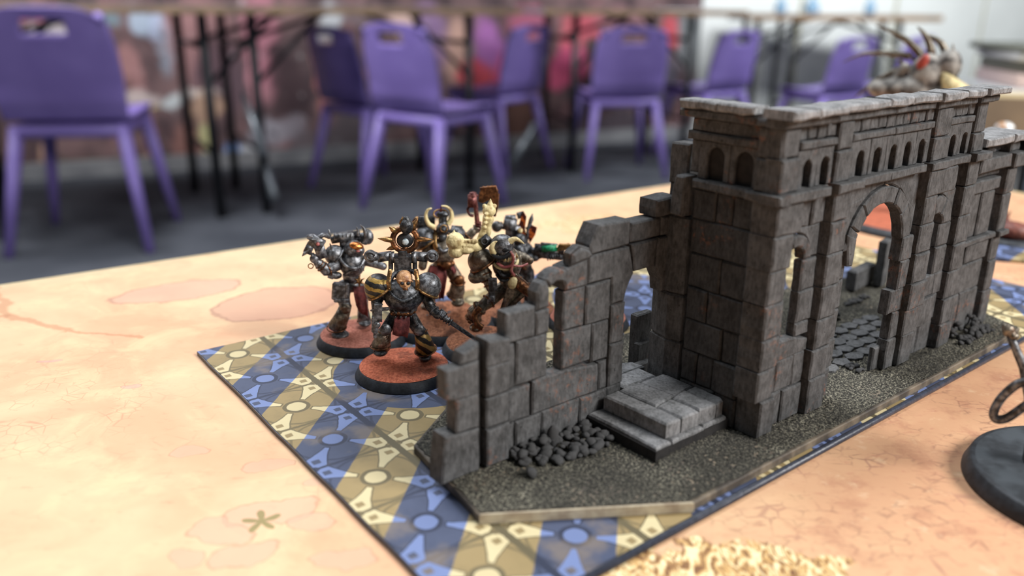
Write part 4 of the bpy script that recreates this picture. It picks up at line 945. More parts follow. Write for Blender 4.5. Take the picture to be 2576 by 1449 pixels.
m = MB(); ribbed(m, smoothpts([K(690, 720, 0), K(684, 752, -1.6), K(716, 765, -2.4)], 6), .45, 10); ribbed(m, smoothpts([K(782, 720, 0), K(790, 750, -1.6), K(757, 765, -2.4)], 6), .45, 10); f.part('breathing_tubes', 'gun', m)
pauldron(f, K(558, 720, 2.5), 4.5, -.55, 'hazard', yaw=.2); pauldron(f, K(884, 712, 2.5), 4.5, .55, 'gun', yaw=-.2)
for cx, sg in ((632, -1), (812, 1)):
    m = MB(); pts = [K(cx + sg * (8 - 14 * abs(t)), 690 + t * 95, -2.6 + 2.2 * abs(t)) for t in [-.95 + .19 * q for q in range(11)]]; m.tube(pts, [(.75, .35)] * 11, 8); rivets(m, [p + Vector((0, -.45, 0)) for p in pts[1:-1:2]], .25); f.part('guard_edge', 'gold', m)
cloth(f, 'loincloth', 'cloth', [(K(665, 905, -.4), K(765, 905, -.4)), (K(662, 950, -1.4), K(768, 955, -1.4)), (K(655, 1000, -1.8), K(760, 1010, -1.8)), (K(650, 1035, -2.0), K(752, 1052, -2.0))])
m = MB(); pts = [K(650 + q * 20, 892 + (6 if q % 2 else 0), -.8) for q in range(7)]
for p in pts: m.ell(p, (.75, .5, .8)); 
m.tube([K(640, 880, .6), K(720, 900, -.8), K(800, 880, .6)], .6, 8); f.part('belt', 'bronze', m)
# pistol
m = MB(); m.box(K(556, 880, -2.4), (2.6, 2.0, 5.4), RY(.06)); m.box(K(532, 960, -2.6), (1.8, 1.8, 5.0), RY(.06)); m.tube([K(540, 970, -3.3), K(536, 1020, -3.3)], [1.1, .9], 12); m.box(K(600, 862, -2.2), (2.6, .9, 1.0)); m.box(K(535, 1035, -2.5), (1.0, 1.0, 2.0)); m.ell(K(548, 968, -3.6), (1.2, .9, 1.2)); f.part('pistol', 'gun', m, bevel=.12, smooth=False)
# long grip weapon
m = MB(); a, b = K(955, 895, -1.8), K(1205, 1065, -6.0); m.tube([a, a.lerp(b, .25), a.lerp(b, .26), b], [.95, .95, .78, .62], 10)
for q in range(5): m.ring(a.lerp(b, .05 + q * .07), 1.05, .28, (b - a).to_track_quat('Z', 'Y').to_matrix(), 14, 6)
m.box(a.lerp(b, .62), (5.2, .9, .8), (b - a).to_track_quat('X', 'Z').to_matrix()); f.part('long_weapon', 'gun', m)
# back pack
m = MB(); m.box(K(720, 575, 5.6), (5.6, 4.0, 7.5)); m.box(K(720, 520, 5.2), (3.0, 3.2, 5)); m.tube([K(640, 520, 5.6), K(640, 610, 5.0)], .8, 10); m.tube([K(800, 520, 5.6), K(800, 610, 5.0)], .8, 10); f.part('backpack', 'dark_arm', m, bevel=.4, smooth=False)
for sg, x0, x1, x2 in ((-1, 640, 560, 505), (1, 800, 870, 915)):
    m = MB(); m.box(K((x0 + x1) / 2, 515, 5.2), (4.6, 2.0, 2.7), RY(sg * .12)); m.box(K(x0 - sg * 8, 520, 5.2), (1.6, 2.2, 3.3)); m.tube([K(x1, 515, 5.2), K(x2, 512, 5.0)], [1.2, 2.0], 14); m.ell(K(x2, 512, 4.8), (2.1, 1.9, 2.1)); m.ring(K(x2, 512, 3.1), 1.25, .25, RX(1.57), 18, 6); f.part('exhaust_nozzle', 'gun', m, bevel=.0)
# spiked ring trophy
C = K(735, 402, 5.6); m = MB(); m.ring(C, 3.7, .95, RX(math.radians(80)), 30, 10, sc=(1.05, 1)); pole = [K(735, 450, 5.6), K(732, 520, 5.4)]; m.tube(pole, .9, 10); tr = f.part('trophy_ring', 'bronze', m)
m = MB()
for (tx, ty, bx, by) in ((553, 395, 650, 405), (628, 318, 672, 348), (610, 470, 672, 448), (920, 400, 818, 402), (822, 252, 785, 330), (720, 250, 716, 300)):
    m.tube([K(bx, by, 5.6), K((tx + bx) / 2, (ty + by) / 2, 5.4), K(tx, ty, 5.2)], [1.05, .8, .06], 8)
f.part('spike', 'gold', m, parent=tr, kind='stuff')
m = MB(); m.ell(K(745, 315, 5.0), (2.2, 2.0, 2.6)); m.ell(K(745, 282, 5.2), (1.4, 1.3, 1.8)); m.box(K(745, 345, 4.6), (2.4, 1.6, 1.2)); horn(m, [K(745, 285, 5), K(752, 268, 4.8), K(756, 256, 4.8)], .5); f.part('trophy_skull', 'dark_arm', m, parent=tr, remesh=.2)
m = MB(); m.ell(K(735, 408, 5.6), (2.7, .7, 2.5)); f.part('ring_plate', 'black', m, parent=tr); m = MB(); m.ell(K(737, 418, 4.9), (1.1, .5, 1.1)); f.part('glass_eye', simple('pale_glass', srgb(110, 130, 140), srgb(190, 200, 204), .1, 0, 1.0, 0), m, parent=tr)
bands(f, [(K(585, 735, 3), K(545, 820, 2), .95, 2.0, .22), (K(545, 820, 2), K(548, 905, .2), .6, 1.85, .25), (K(860, 745, 3), K(905, 850, 1), .9, 1.9, .22), (K(905, 850, 1), K(950, 900, -1), .5, 1.75, .25)], 'gun')
bands(f, [(K(836, 1008, 1.8), K(852, 1060, 1.8), .05, 2.2, .25), (K(852, 1060, 1.8), K(872, 1135, 2.6), .98, 3.65, .25)])
for kx, ky in ((606, 1000), (832, 1004)):
    m = MB(); m.ell(K(kx, ky, -.4), (1.9, 1.1, 2.0), seg=14, rings=8); f.part('knee_plate', 'gun', m)
m = MB(); ribbed(m, smoothpts([K(660, 850, -.6), K(668, 880, -.8), K(690, 898, -.6)], 5), .5, 10); ribbed(m, smoothpts([K(788, 850, -.6), K(778, 880, -.8), K(756, 898, -.6)], 5), .5, 10); ribbed(m, smoothpts([K(790, 905, .6), K(805, 950, .4), K(824, 985, 0)], 5), .55, 12); f.part('waist_hose', 'gun', m)
for q in range(3):
    m = MB(); m.tube([K(672 + q * 34, 912, -1.2), K(668 + q * 36, 926, -1.5)], [.55, .1], 6); f.part('belt_spike', 'gun', m)
# ------------------------------------------------------------ 2: left warrior, gun raised
f = Fig('warrior_miniature', 909, 836, 5.0, 1.5, 'left grey armoured warrior miniature raising a beast-headed gun, horns on its back and orange visor', 'miniature'); K = f.k
f.base(16, 'pink_earth', seed=4)
m = MB()
m.ell(K(385, 560, 1), (4.6, 4.2, 5.0), seg=20, rings=12); m.ell(K(380, 640, 1.6), (3.2, 2.9, 3.2)); m.ell(K(378, 705, 2), (3.5, 2.9, 2.6))
limb(m, [K(330, 715, 1.6), K(325, 790, -.4), K(340, 850, -1.6)], [2.6, 2.4, 2.0]); limb(m, [K(425, 715, 3), K(452, 800, 3.6), K(458, 870, 4)], [2.3, 2.1, 1.8])
m.tube([K(340, 850, -1), K(315, 910, -.4), K(282, 985, -.8), K(276, 1000, -.8)], [1.9, 2.5, 3.2, 2.8], 16); m.tube([K(455, 850, 4), K(460, 900, 4), K(466, 945, 4.4)], [1.9, 2.3, 2.5], 14)
m.ell(K(306, 1032, -2.6), (3.2, 3.4, 1.35)); m.ell(K(470, 955, 3.2), (2.4, 3.0, 1.1)); m.ell(K(340, 868, -2.6), (1.7, 1.0, 1.8))
limb(m, [K(300, 560, 0), K(215, 605, -2.4), K(160, 560, -3.0)], [2.3, 2.0, 1.6]); m.tube([K(225, 610, -2.2), K(160, 560, -3)], [2.3, 1.6], 12); fist(m, K(135, 530, -3.2), (.2, 0, 1), 1.7)
limb(m, [K(470, 540, 1.5), K(530, 560, 1), K(590, 580, 0)], [1.9, 1.6, 1.4])
f.part('armoured_body', 'gun', m, remesh=RM)
m = MB(); m.tube([K(346, 830, -1.2), K(318, 910, -1.0), K(280, 985, -1.4)], [(2.1, 2.0), (2.7, 2.6), (3.4, 3.2)], 18); f.part('greave', 'brown_arm', m); m = MB(); m.ring(K(282, 984, -1.4), 3.4, .25, RX(.2), 24, 6); f.part('greave_trim', 'bronze', m)
m = MB(); m.box(K(308, 740, -1.6), (5.4, 3.2, 5.6), RY(.1)); m.box(K(312, 800, -1.8), (5.2, 3.0, 1.6), RY(.1)); m.tube([K(268, 690, -2.6), K(262, 800, -2.8)], .9, 8); m.tube([K(350, 690, -2.6), K(352, 790, -2.8)], .9, 8); f.part('thigh_pouch', 'gun', m, bevel=.4, smooth=False)
m = MB(); ribbed(m, smoothpts([K(300, 480, 1), K(310, 540, -2), K(365, 590, -3.6), K(430, 585, -3.2), K(468, 530, -1)], 6), .6, 26); ribbed(m, smoothpts([K(330, 640, -2), K(380, 612, -3.6), K(420, 600, -3.4)], 6), .5, 16); f.part('chest_hose', 'gun', m)
m = MB()
for q in range(5): m.box(K(417 + q * 11, 592, -3.6), (.26, .6, 1.9))
f.part('chest_grille', 'gun', m)
m = MB(); m.ell(K(395, 462, -.4), (3.1, 3.2, 3.0), seg=20, rings=12); m.ell(K(432, 475, -1.8), (1.9, 1.8, 1.9)); m.ring(K(385, 485, 0), 3.0, .55, RX(1.1), 24, 8); m.ell(K(372, 490, -2.8), (.95, .7, .95)); hd = f.part('helmet', 'gun', m, remesh=.18)
m = MB(); m.ell(K(412, 446, -1.9), (2.6, 2.0, 1.5), RY(.25)); f.part('visor', armour('copper_visor', srgb(160, 92, 44), srgb(220, 150, 84), srgb(90, 48, 24), .22, .8), m, parent=hd)
m = MB(); m.ell(K(424, 480, -3.5), (.75, .5, .35)); f.part('eye_lens', 'flesh', m, parent=hd)
# shoulder lump and backpack
m = MB(); m.tube([K(245, 410, 4), K(300, 392, 4), K(420, 378, 4)], [1.2, 1.7, 1.7], 12); m.box(K(330, 384, 3.4), (6.8, 3.2, 2.7), RY(-.08)); m.tube([K(420, 390, 4), K(490, 388, 4)], [1.6, 2.1], 12); m.ell(K(488, 386, 4), (2.1, 2.1, 2.7)); m.box(K(350, 430, 4), (5, 3, 4)); f.part('backpack', 'gun', m, bevel=0)
m = MB()
for q in range(5): m.box(K(272 + q * 26, 375 - q * 1.5, 1.9), (.3, .5, 1.6), RY(.3))
f.part('backpack_ribs', 'gun', m)
m = MB(); horn(m, smoothpts([K(462, 425, 2), K(476, 380, 1.4), K(462, 330, 1.2), K(436, 303, 1.2)]), 1.25); f.part('horn', 'gun', m); m = MB(); horn(m, smoothpts([K(425, 375, 2), K(424, 345, 1.8), K(412, 316, 1.8)]), .8); f.part('horn', 'gun', m); m = MB(); horn(m, smoothpts([K(232, 395, -2), K(236, 362, -2), K(228, 332, -2)]), .75); f.part('horn', 'gun', m); m = MB(); horn(m, smoothpts([K(262, 490, 0), K(248, 460, -.4), K(236, 425, -.8)]), .8); f.part('horn', 'gun', m)
pauldron(f, K(270, 505, 1.5), 3.6, -.9, 'gun', trim='gun', trimr=.35)
# gun with beast head
m = MB(); m.box(K(150, 420, -3.4), (4.8, 2.2, 3.8), RY(.6)); m.box(K(98, 462, -3.4), (2.6, 2.0, 3.4), RY(.5)); m.tube([K(112, 392, -3.4), K(108, 370, -3.4)], [1.4, 1.3], 14); m.ring(K(118, 395, -3.4), 1.5, .35, RY(.2), 18, 6); m.box(K(175, 480, -3.2), (3.4, 1.7, 5.0), RY(-.25)); m.tube(smoothpts([K(155, 395, -3.2), K(195, 372, -3), K(232, 385, -2)]), .8, 8); m.box(K(165, 520, -3.2), (1.6, 1.4, 2.2)); f.part('gun', 'gun', m, bevel=0)
m = MB()
for q in range(5): m.box(K(60 + q * 8, 496 - q * 4, -4.0), (.28, 1.0, 1.8), RY(.4))
f.part('muzzle_teeth', 'gun', m); m = MB(); m.ell(K(157, 432, -4.4), .7); f.part('eye_lens', 'flesh', m)
m = MB(); m.ring(K(110, 578, -3), .85, .2, RX(1.5), 16, 6); f.part('ring', 'gold', m)
m = MB(); c = K(432, 678, -2.6)
for q in range(6): horn(m, [c, c + Vector((2.3 * math.cos(q * 1.047 + .5), -.2, 2.3 * math.sin(q * 1.047 + .5)))], .55, 6)
m.ell(c, (1.0, .6, 1.1)); f.part('belt_star', 'gold', m)
cloth(f, 'loincloth', 'cloth', [(K(390, 715, -1.5), K(465, 712, -1.2)), (K(396, 770, -1.6), K(478, 780, -1)), (K(410, 840, -1.0), K(488, 860, -.6)), (K(428, 880, -.6), K(492, 920, -.4))])
bands(f, [(K(300, 560, 0), K(215, 605, -2.4), .9, 2.25, .25), (K(215, 605, -2.4), K(160, 560, -3), .55, 1.95, .25), (K(215, 605, -2.4), K(160, 560, -3), .85, 1.75, .2), (K(425, 715, 3), K(452, 800, 3.6), .9, 2.2, .2), (K(460, 900, 4), K(466, 945, 4.4), .9, 2.6, .22)])
m = MB(); m.ell(K(340, 862, -3.2), (1.9, 1.0, 2.0), seg=14, rings=8); m.ell(K(332, 852, -4.0), (.5, .4, .5)); m.ell(K(350, 852, -4.0), (.5, .4, .5)); f.part('knee_plate', 'brown_arm', m, remesh=.2)
m = MB(); m.ell(K(280, 640, -1.4), (2.0, 1.6, 1.3)); m.box(K(245, 640, -2.4), (2.0, 1.6, 2.2), RY(.4)); f.part('elbow_plate', 'gun', m, remesh=.22)
# ------------------------------------------------------------ 3: rear warrior with great curled horns and raised chain axe
f = Fig('warrior_miniature', 1112, 797, 5.5, 1.5, 'rear armoured warrior miniature with big curled gold horns, red tabard and raised toothed axe', 'miniature'); K = f.k
f.base(20, 'brown_earth', seed=9, rock=2.6)
m = MB()
m.ell(K(985, 480, 1), (5.2, 4.4, 5.2), seg=20, rings=12); m.ell(K(985, 560, 1.4), (3.5, 3.0, 3.0))
limb(m, [K(1030, 590, 2), K(1070, 650, .5), K(1085, 690, 0)], [2.6, 2.5, 2.2]); m.tube([K(1085, 680, 0), K(1080, 740, .6), K(1065, 780, 1.2)], [2.4, 3.0, 3.1], 16); m.ell(K(1085, 818, -.6), (2.6, 3.4, 1.5))
limb(m, [K(935, 600, 2.4), K(900, 680, 2), K(895, 720, 2)], [2.6, 2.3, 2.0]); m.tube([K(895, 700, 2), K(890, 770, 2.4), K(885, 810, 2.8)], [2.1, 2.8, 3.1], 14); m.ell(K(880, 845, 1.6), (2.5, 3.2, 1.4))
limb(m, [K(1060, 400, 2), K(1130, 410, 2), K(1185, 350, 2)], [2.1, 1.9, 1.6]); fist(m, K(1212, 335, 2), (0, 0, 1), 1.5)
limb(m, [K(900, 440, 2), K(860, 520, 1), K(850, 580, 0)], [2.0, 1.8, 1.6])
f.part('armoured_body', 'brown_arm', m, remesh=RM)
m = MB(); m.ell(K(985, 335, -.5), (2.5, 2.6, 2.6), seg=18, rings=12); m.ell(K(985, 385, -1.4), (1.7, 1.6, 1.5)); m.ring(K(985, 395, 0), 3.0, .6, RX(.9), 24, 8); m.ell(K(985, 235, .8), (2.4, 1.8, 1.3)); m.tube([K(985, 235, .8), K(985, 300, .2)], [1.6, 1.6], 10); hd = f.part('helmet', 'dark_arm', m, remesh=.18)
m = MB(); m.ring(K(992, 330, -3.0), 1.25, .28, RX(1.5), 20, 6); m.ring(K(972, 232, .4), 2.6, .35, RX(1.2), 20, 6, sc=(1, .6)); f.part('helmet_trim', 'gold', m, parent=hd)
m = MB(); m.tube([K(973, 215, .5), K(974, 178, .5)], [.6, .06], 8); f.part('crest_spike', 'red_metal', m, parent=hd)
for pts in ([(935, 325), (893, 300), (873, 250), (884, 208), (912, 195)], [(1020, 300), (1043, 262), (1040, 215), (1012, 186), (975, 180)]):
    P = smoothpts([K(a, b, 0) for a, b in pts], 8); m = MB(); n = len(P); m.tube(P, [1.05 * (1 - .75 * i / (n - 1)) * (1 + (.10 if i % 2 else -.06)) for i in range(n)], 10); f.part('curled_horn', 'bone', m, label='ridged gold bone horn')
pauldron(f, K(868, 400, 2), 4.6, -.6, 'dark_arm', yaw=.1); pauldron(f, K(1078, 375, 2.5), 3.4, .7, 'dark_arm')
m = MB(); m.tube(smoothpts([K(940, 340, 0), K(930, 420, -2.2), K(950, 480, -3)]), [(.9, .35)] * 13, 8); f.part('guard_edge', 'gold', m)
m = MB(); ribbed(m, smoothpts([K(948, 440, -2), K(985, 480, -3.8), K(1040, 455, -2)], 8), .65, 18); f.part('chest_hose', 'gun', m)
m = MB(); m.tube([K(950, 560, -1.2), K(1010, 575, -2.2), K(1060, 555, -1)], 1.0, 10); m.ell(K(1010, 572, -2.6), (2.2, 1.0, 1.5)); f.part('belt', 'bronze', m, remesh=.2)
cloth(f, 'tabard', 'cloth', [(K(900, 575, -1), K(1000, 585, -2)), (K(890, 640, -2), K(1015, 650, -2.6)), (K(905, 720, -2.6), K(1000, 740, -2.6)), (K(950, 790, -2.6), K(990, 800, -2.4))], folds=.8)
cloth(f, 'side_cloth', 'cloth', [(K(1030, 565, -1.6), K(1062, 575, -1)), (K(1040, 600, -2), K(1078, 610, -1)), (K(1052, 630, -2), K(1066, 640, -1.4))], folds=.3)
m = MB(); m.box(K(880, 300, 5), (6, 3.4, 6)); m.tube([K(800, 300, 5), K(905, 290, 5)], [1.8, 1.8], 12); m.ring(K(830, 290, 5), 1.9, .4, RY(1.57), 18, 6); m.tube([K(1040, 330, 5), K(1110, 345, 5)], [1.4, 1.9], 12); f.part('backpack', 'dark_arm', m, bevel=0)
m = MB(); horn(m, [K(795, 290, 4), K(806, 262, 4), K(820, 248, 4)], .9); horn(m, [K(716, 300, 5), K(718, 270, 5), K(716, 250, 5)], .6); f.part('horn', 'gold', m)
for q in range(3):
    m = MB(); horn(m, [K(1050 + q * 30, 345, 3), K(1056 + q * 30, 330, 3), K(1058 + q * 30, 318 + q * 4, 3)], .8); f.part('pauldron_spike', 'dark_arm', m)
# axe
m = MB(); m.tube([K(1222, 345, 2), K(1212, 270, 2), K(1196, 120, 2), K(1190, 90, 2)], [1.0, .9, .8, .8], 12)
for t in (.0, .12, .2): m.ring(K(1222 - 14 * t, 330 - 200 * t, 2), 1.1, .3, seg=14, sub=6)
m.box(K(1180, 150, 1.4), (3.2, 2.4, 4.2)); m.lathe(K(1185, 108, 2), [(1.9, -.5), (2.0, .1), (1.3, .4), (1.3, .9), (.6, 1.2)], 16); m.tube(smoothpts([K(1165, 175, 1.6), K(1150, 205, 1.6), K(1165, 240, 1.6), K(1190, 245, 1.6)]), .5, 8); ax = f.part('axe_shaft', 'red_metal', m, bevel=0)
m = MB(); blade = [K(x, y, 2) for x, y in ((1225, 100), (1240, 60), (1335, 45), (1352, 110), (1345, 190), (1326, 250), (1300, 200), (1290, 140), (1250, 160), (1220, 150))]
mb = MB(); n = len(blade); mb.add([p + Vector((0, -.6, 0)) for p in blade] + [p + Vector((0, .6, 0)) for p in blade], [tuple(range(n)), tuple(range(n, 2 * n))[::-1]] + [(i, n + i, n + (i + 1) % n, (i + 1) % n) for i in range(n)]); f.part('axe_blade', 'bronze', mb, smooth=False, bevel=.15, parent=ax)
m = MB(); m.tube([K(x, y, 2) for x, y in ((1232, 66), (1335, 48), (1350, 110), (1343, 190), (1326, 248))], [(.75, .55)] * 5, 8); f.part('chain_guide', 'bronze', m, parent=ax)
for (x, y), (tx, ty) in zip([(1255, 60), (1283, 55), (1312, 50), (1345, 75), (1352, 100), (1350, 128), (1346, 155), (1342, 182), (1336, 210), (1330, 235)], [(1252, 46), (1282, 42), (1312, 36), (1358, 78), (1364, 104), (1362, 134), (1358, 162), (1354, 190), (1347, 218), (1340, 244)]):
    m = MB(); m.tube([K(x, y, 2), K(tx, ty, 2)], [.42, .08], 5); f.part('axe_tooth', 'bronze', m, parent=ax)
bands(f, [(K(1070, 650, .5), K(1085, 690, 0), .3, 2.6, .3), (K(1085, 680, 0), K(1080, 740, .6), .1, 2.6, .3), (K(1080, 740, .6), K(1065, 780, 1.2), .95, 3.2, .28), (K(1060, 400, 2), K(1130, 410, 2), .95, 2.0, .3), (K(1130, 410, 2), K(1185, 350, 2), .5, 1.9, .3), (K(895, 700, 2), K(890, 770, 2.4), .9, 3.0, .25), (K(900, 440, 2), K(860, 520, 1), .9, 1.9, .3)])
m = MB(); m.ell(K(1092, 672, -1.6), (2.1, 1.2, 2.0), seg=14, rings=8); f.part('knee_plate', 'bronze', m)
for (x, y) in ((1118, 660), (1125, 690), (1120, 720), (1058, 600)):
    m = MB(); horn(m, [K(x - 14, y, 0), K(x + 4, y - 3, -.3), K(x + 14, y - 8, -.4)], .6, 6); f.part('leg_spike', 'bronze', m)
# ------------------------------------------------------------ 4: right warrior with bone claws
f = Fig('warrior_miniature', 1226, 858, 5.0, 1.5, 'right brown armoured warrior miniature with spiked bone club arms, horned helmet and lolling pink tongue', 'miniature'); K = f.k
f.base(16, 'brown_earth', seed=14, rock=1.4)
m = MB()
m.ell(K(1410, 560, 1), (5.2, 4.6, 6.0), seg=20, rings=12); m.ell(K(1430, 680, 1.4), (3.6, 3.2, 3.6))
limb(m, [K(1380, 730, 1), K(1280, 820, -2), K(1240, 850, -3)], [2.6, 2.3, 2.0]); m.tube([K(1240, 845, -3), K(1200, 880, -2.4), K(1185, 935, -1.8)], [2.2, 2.7, 2.5], 14); m.ell(K(1205, 985, -3.4), (2.4, 3.0, 1.4))
limb(m, [K(1450, 740, 3), K(1430, 840, 3.4), K(1400, 900, 3.4)], [2.6, 2.3, 2.0])
limb(m, [K(1230, 560, 0), K(1270, 640, -1.8), K(1300, 720, -3)], [2.3, 2.0, 1.6]); fist(m, K(1306, 765, -3.6), (0, 0, 1), 1.3)
limb(m, [K(1450, 500, 3), K(1520, 520, 2), K(1560, 540, 1)], [1.8, 1.7, 1.5])
f.part('armoured_body', 'brown_arm', m, remesh=RM)
m = MB(); m.ell(K(1378, 440, -2), (4.1, 3.8, 3.8), seg=20, rings=12); m.ell(K(1400, 490, -3.4), (2.6, 2.2, 2.2)); hd = f.part('helmet', 'gun', m, remesh=.2)
m = MB(); m.tube(smoothpts([K(1316, 480, -4), K(1330, 512, -5), K(1385, 520, -5.4), K(1440, 480, -5)]), [(.9, .7)] * 19, 8); m.ell(K(1398, 468, -5.2), (1.4, .7, .9)); f.part('helmet_brow', 'black', m, parent=hd)
m = MB(); horn(m, smoothpts([K(1325, 490, -4), K(1310, 460, -4.6), K(1325, 425, -4.6), K(1350, 415, -4.6)]), 1.35); f.part('horn', 'bone', m, parent=hd); m = MB(); horn(m, smoothpts([K(1430, 415, -3.4), K(1470, 398, -4), K(1528, 432, -4.4)]), 1.25); f.part('horn', 'bone', m, parent=hd)
m = MB()
for x, y, tx, ty in ((1380, 535, 1376, 508), (1398, 545, 1400, 512), (1418, 548, 1424, 520), (1360, 525, 1352, 505), (1436, 540, 1440, 512), (1478, 520, 1470, 488)): horn(m, [K(x, y, -5), K(tx, ty, -5.4)], .5, 6)
f.part('fangs', 'bone', m, kind='stuff')
m = MB(); m.tube(smoothpts([K(1345, 555, -4.2), K(1390, 585, -5.4), K(1440, 570, -5.6), K(1452, 520, -5.4), K(1432, 480, -5.2)]), [(.7, .5)] * 25, 8); m.tube(smoothpts([K(1440, 570, -5.4), K(1500, 580, -4.6), K(1550, 562, -4)]), [(.55, .4)] * 13, 8); m.tube(smoothpts([K(1448, 560, -5.6), K(1440, 610, -5.6), K(1460, 640, -5.0)]), [.5] * 13, 8); f.part('tongue', 'flesh', m)
m = MB(); m.ring(K(1400, 540, -1.5), 4.2, .5, RX(.5), 28, 8); f.part('gaping_collar', 'bone', m)
pauldron(f, K(1240, 545, 0), 4.6, -.5, 'brown_arm', trim='bronze'); m = MB(); m.ell(K(1232, 640, -.6), (4.2, 3.6, 2.8), RY(-.3), 22, 10, -.6, .7); f.part('lower_guard', 'brown_arm', m)
m = MB(); m.box(K(1318, 700, -5.2), (2.9, 1.6, 4.4), RY(-.06)); m.box(K(1318, 700, -6.0), (1.0, .6, 4.2)); m.box(K(1318, 668, -6.0), (2.4, .5, .8)); m.box(K(1310, 770, -5.2), (2.2, 1.5, 4.4)); m.ell(K(1312, 790, -6), (1.1, .9, 1.1)); m.tube([K(1285, 830, -5), K(1287, 800, -5)], .35, 6); m.tube([K(1326, 835, -5), K(1324, 800, -5)], .35, 6); f.part('pistol', 'gun', m, bevel=.12, smooth=False)
cloth(f, 'fur_cloak', 'brown_arm', [(K(1440, 620, -2), K(1475, 620, -2)), (K(1420, 700, -3), K(1540, 690, -2)), (K(1390, 790, -3.4), K(1575, 735, -2)), (K(1365, 870, -3), K(1430, 860, -3))], folds=.9, th=.8)
m = MB(); m.tube([K(1430, 640, -3), K(1500, 700, -4.2), K(1572, 760, -4)], [1.4, 2.2, 1.8], 12); m.ell(K(1560, 740, -3.6), (2.6, 1.8, 1.6)); f.part('fur_bundle', 'bronze', m, remesh=.25); m = MB(); m.ell(K(1450, 690, -5), (1.7, 1.2, 2.2), RY(.3)); f.part('hanging_bone', 'bone', m)
m = MB(); m.tube(smoothpts([K(1235, 850, -5), K(1195, 900, -5), K(1215, 960, -5.4), K(1250, 985, -5.4)]), 1.1, 10)
for q in range(4): horn(m, [K(1190 + q * 16, 975, -5.2), K(1180 + q * 22, 1012, -6.4)], .8)
f.part('clawed_foot', 'bronze', m, remesh=.2)
# bone clubs
m = MB(); P = smoothpts([K(1225, 470, 0), K(1180, 440, -1), K(1115, 440, -1.6)]); m.tube(P, [1.7 + .5 * i / 12 for i in range(13)], 14); m.ell(K(1068, 415, -2), (3.2, 2.8, 3.2), seg=16); m.ell(K(1072, 480, -2), (2.7, 2.5, 2.4)); m.ell(K(1130, 470, -2), (3.2, 2.0, 1.6)); horn(m, [K(1064, 400, -2), K(1056, 365, -2), K(1062, 332, -2)], 1.3)
for x in (1135, 1160, 1185, 1205): m.ell(K(x, 412, -2.6), (.8, .8, .8))
f.part('bone_club', 'bone', m, remesh=.2)
m = MB(); P = smoothpts([K(1215, 470, 1), K(1250, 380, 1), K(1275, 310, 1), K(1290, 250, 1)]); m.tube(P, [1.9, 1.9, 1.8, 1.7, 1.7, 1.6, 1.6, 1.6, 1.5, 1.5, 1.5, 1.5, 1.6, 1.7, 1.8, 1.9, 2.0, 2.0, 2.0], 14); m.ell(K(1293, 212, 1), (2.3, 2.1, 2.1), seg=16); horn(m, [K(1296, 200, 1), K(1300, 160, 1), K(1302, 128, 1)], 1.4); m.ell(K(1285, 330, 1), (1.2, 1.6, 3.0)); m.ell(K(1262, 180, 1), (.8, .8, .8)); m.ell(K(1328, 180, 1), (.8, .8, .8))
for y in (235, 262, 292, 322): m.ell(K(1272 - (y - 235) * .1, y, -1.0), (.7, .7, .6))
f.part('bone_club', 'bone', m, remesh=.2)
m = MB(); m.box(K(1268, 408, 0), (3.6, 3.0, 3.6), RY(-.7)); m.ring(K(1262, 415, -1.8), 1.0, .2, RX(1.5), 14, 5); f.part('elbow_guard', 'dark_arm', m, bevel=.0)
bands(f, [(K(1230, 560, 0), K(1270, 640, -1.8), .95, 2.2, .3), (K(1270, 640, -1.8), K(1300, 720, -3), .4, 2.0, .35), (K(1270, 640, -1.8), K(1300, 720, -3), .8, 1.8, .3), (K(1380, 730, 1), K(1280, 820, -2), .9, 2.6, .3), (K(1240, 845, -3), K(1200, 880, -2.4), .3, 2.6, .3), (K(1200, 880, -2.4), K(1185, 935, -1.8), .8, 2.8, .3)])
for (x, y, tx, ty) in ((1165, 880, 1146, 868), (1160, 915, 1142, 908), (1166, 948, 1148, 950), (1330, 440, 1318, 418), (1490, 660, 1512, 650), (1540, 700, 1572, 690), (1205, 640, 1186, 630)):
    m = MB(); horn(m, [K(x, y, -2.6), K((x + tx) / 2, (y + ty) / 2, -3), K(tx, ty, -3.2)], .8, 6); f.part('armour_spike', 'bronze', m)
m = MB(); ribbed(m, smoothpts([K(1350, 600, -3.4), K(1380, 640, -4.4), K(1430, 640, -4.2)], 6), .6, 14); ribbed(m, smoothpts([K(1340, 630, -3), K(1375, 672, -4), K(1425, 668, -4)], 6), .55, 14); f.part('chest_hose', 'dark_arm', m)
# ------------------------------------------------------------ 5: far right warrior with green coil gun
f = Fig('warrior_miniature', 1300, 772, 5.0, 1.5, 'farthest warrior miniature aiming a gun with a green coil, flame-painted spiky banner on its back', 'miniature'); K = f.k
f.base(16, 'brown_earth', seed=21, rock=.6)
m = MB()
m.ell(K(1510, 500, 1), (5.0, 4.4, 5.4), seg=18, rings=12); m.ell(K(1520, 590, 1.4), (3.4, 3, 3)); limb(m, [K(1490, 620, 1), K(1470, 720, 0), K(1470, 780, 0)], [2.5, 2.2, 2.4]); limb(m, [K(1550, 620, 1.4), K(1560, 720, 1), K(1560, 790, 1)], [2.5, 2.2, 2.4]); m.ell(K(1470, 830, -1), (2.4, 3, 1.4)); m.ell(K(1560, 820, 0), (2.4, 3, 1.4))
limb(m, [K(1500, 470, -2), K(1530, 530, -3), K(1600, 520, -3)], [2.0, 1.8, 1.6]); fist(m, K(1625, 510, -3), (1, 0, 0), 1.3); m.ell(K(1440, 440, 1), (3.0, 2.6, 3.0)); m.ell(K(1500, 400, 0), (2.4, 2.4, 2.4))
f.part('armoured_body', 'dark_arm', m, remesh=.24)
pauldron(f, K(1515, 540, -1.5), 3.6, .9, 'brown_arm', trim='bronze')
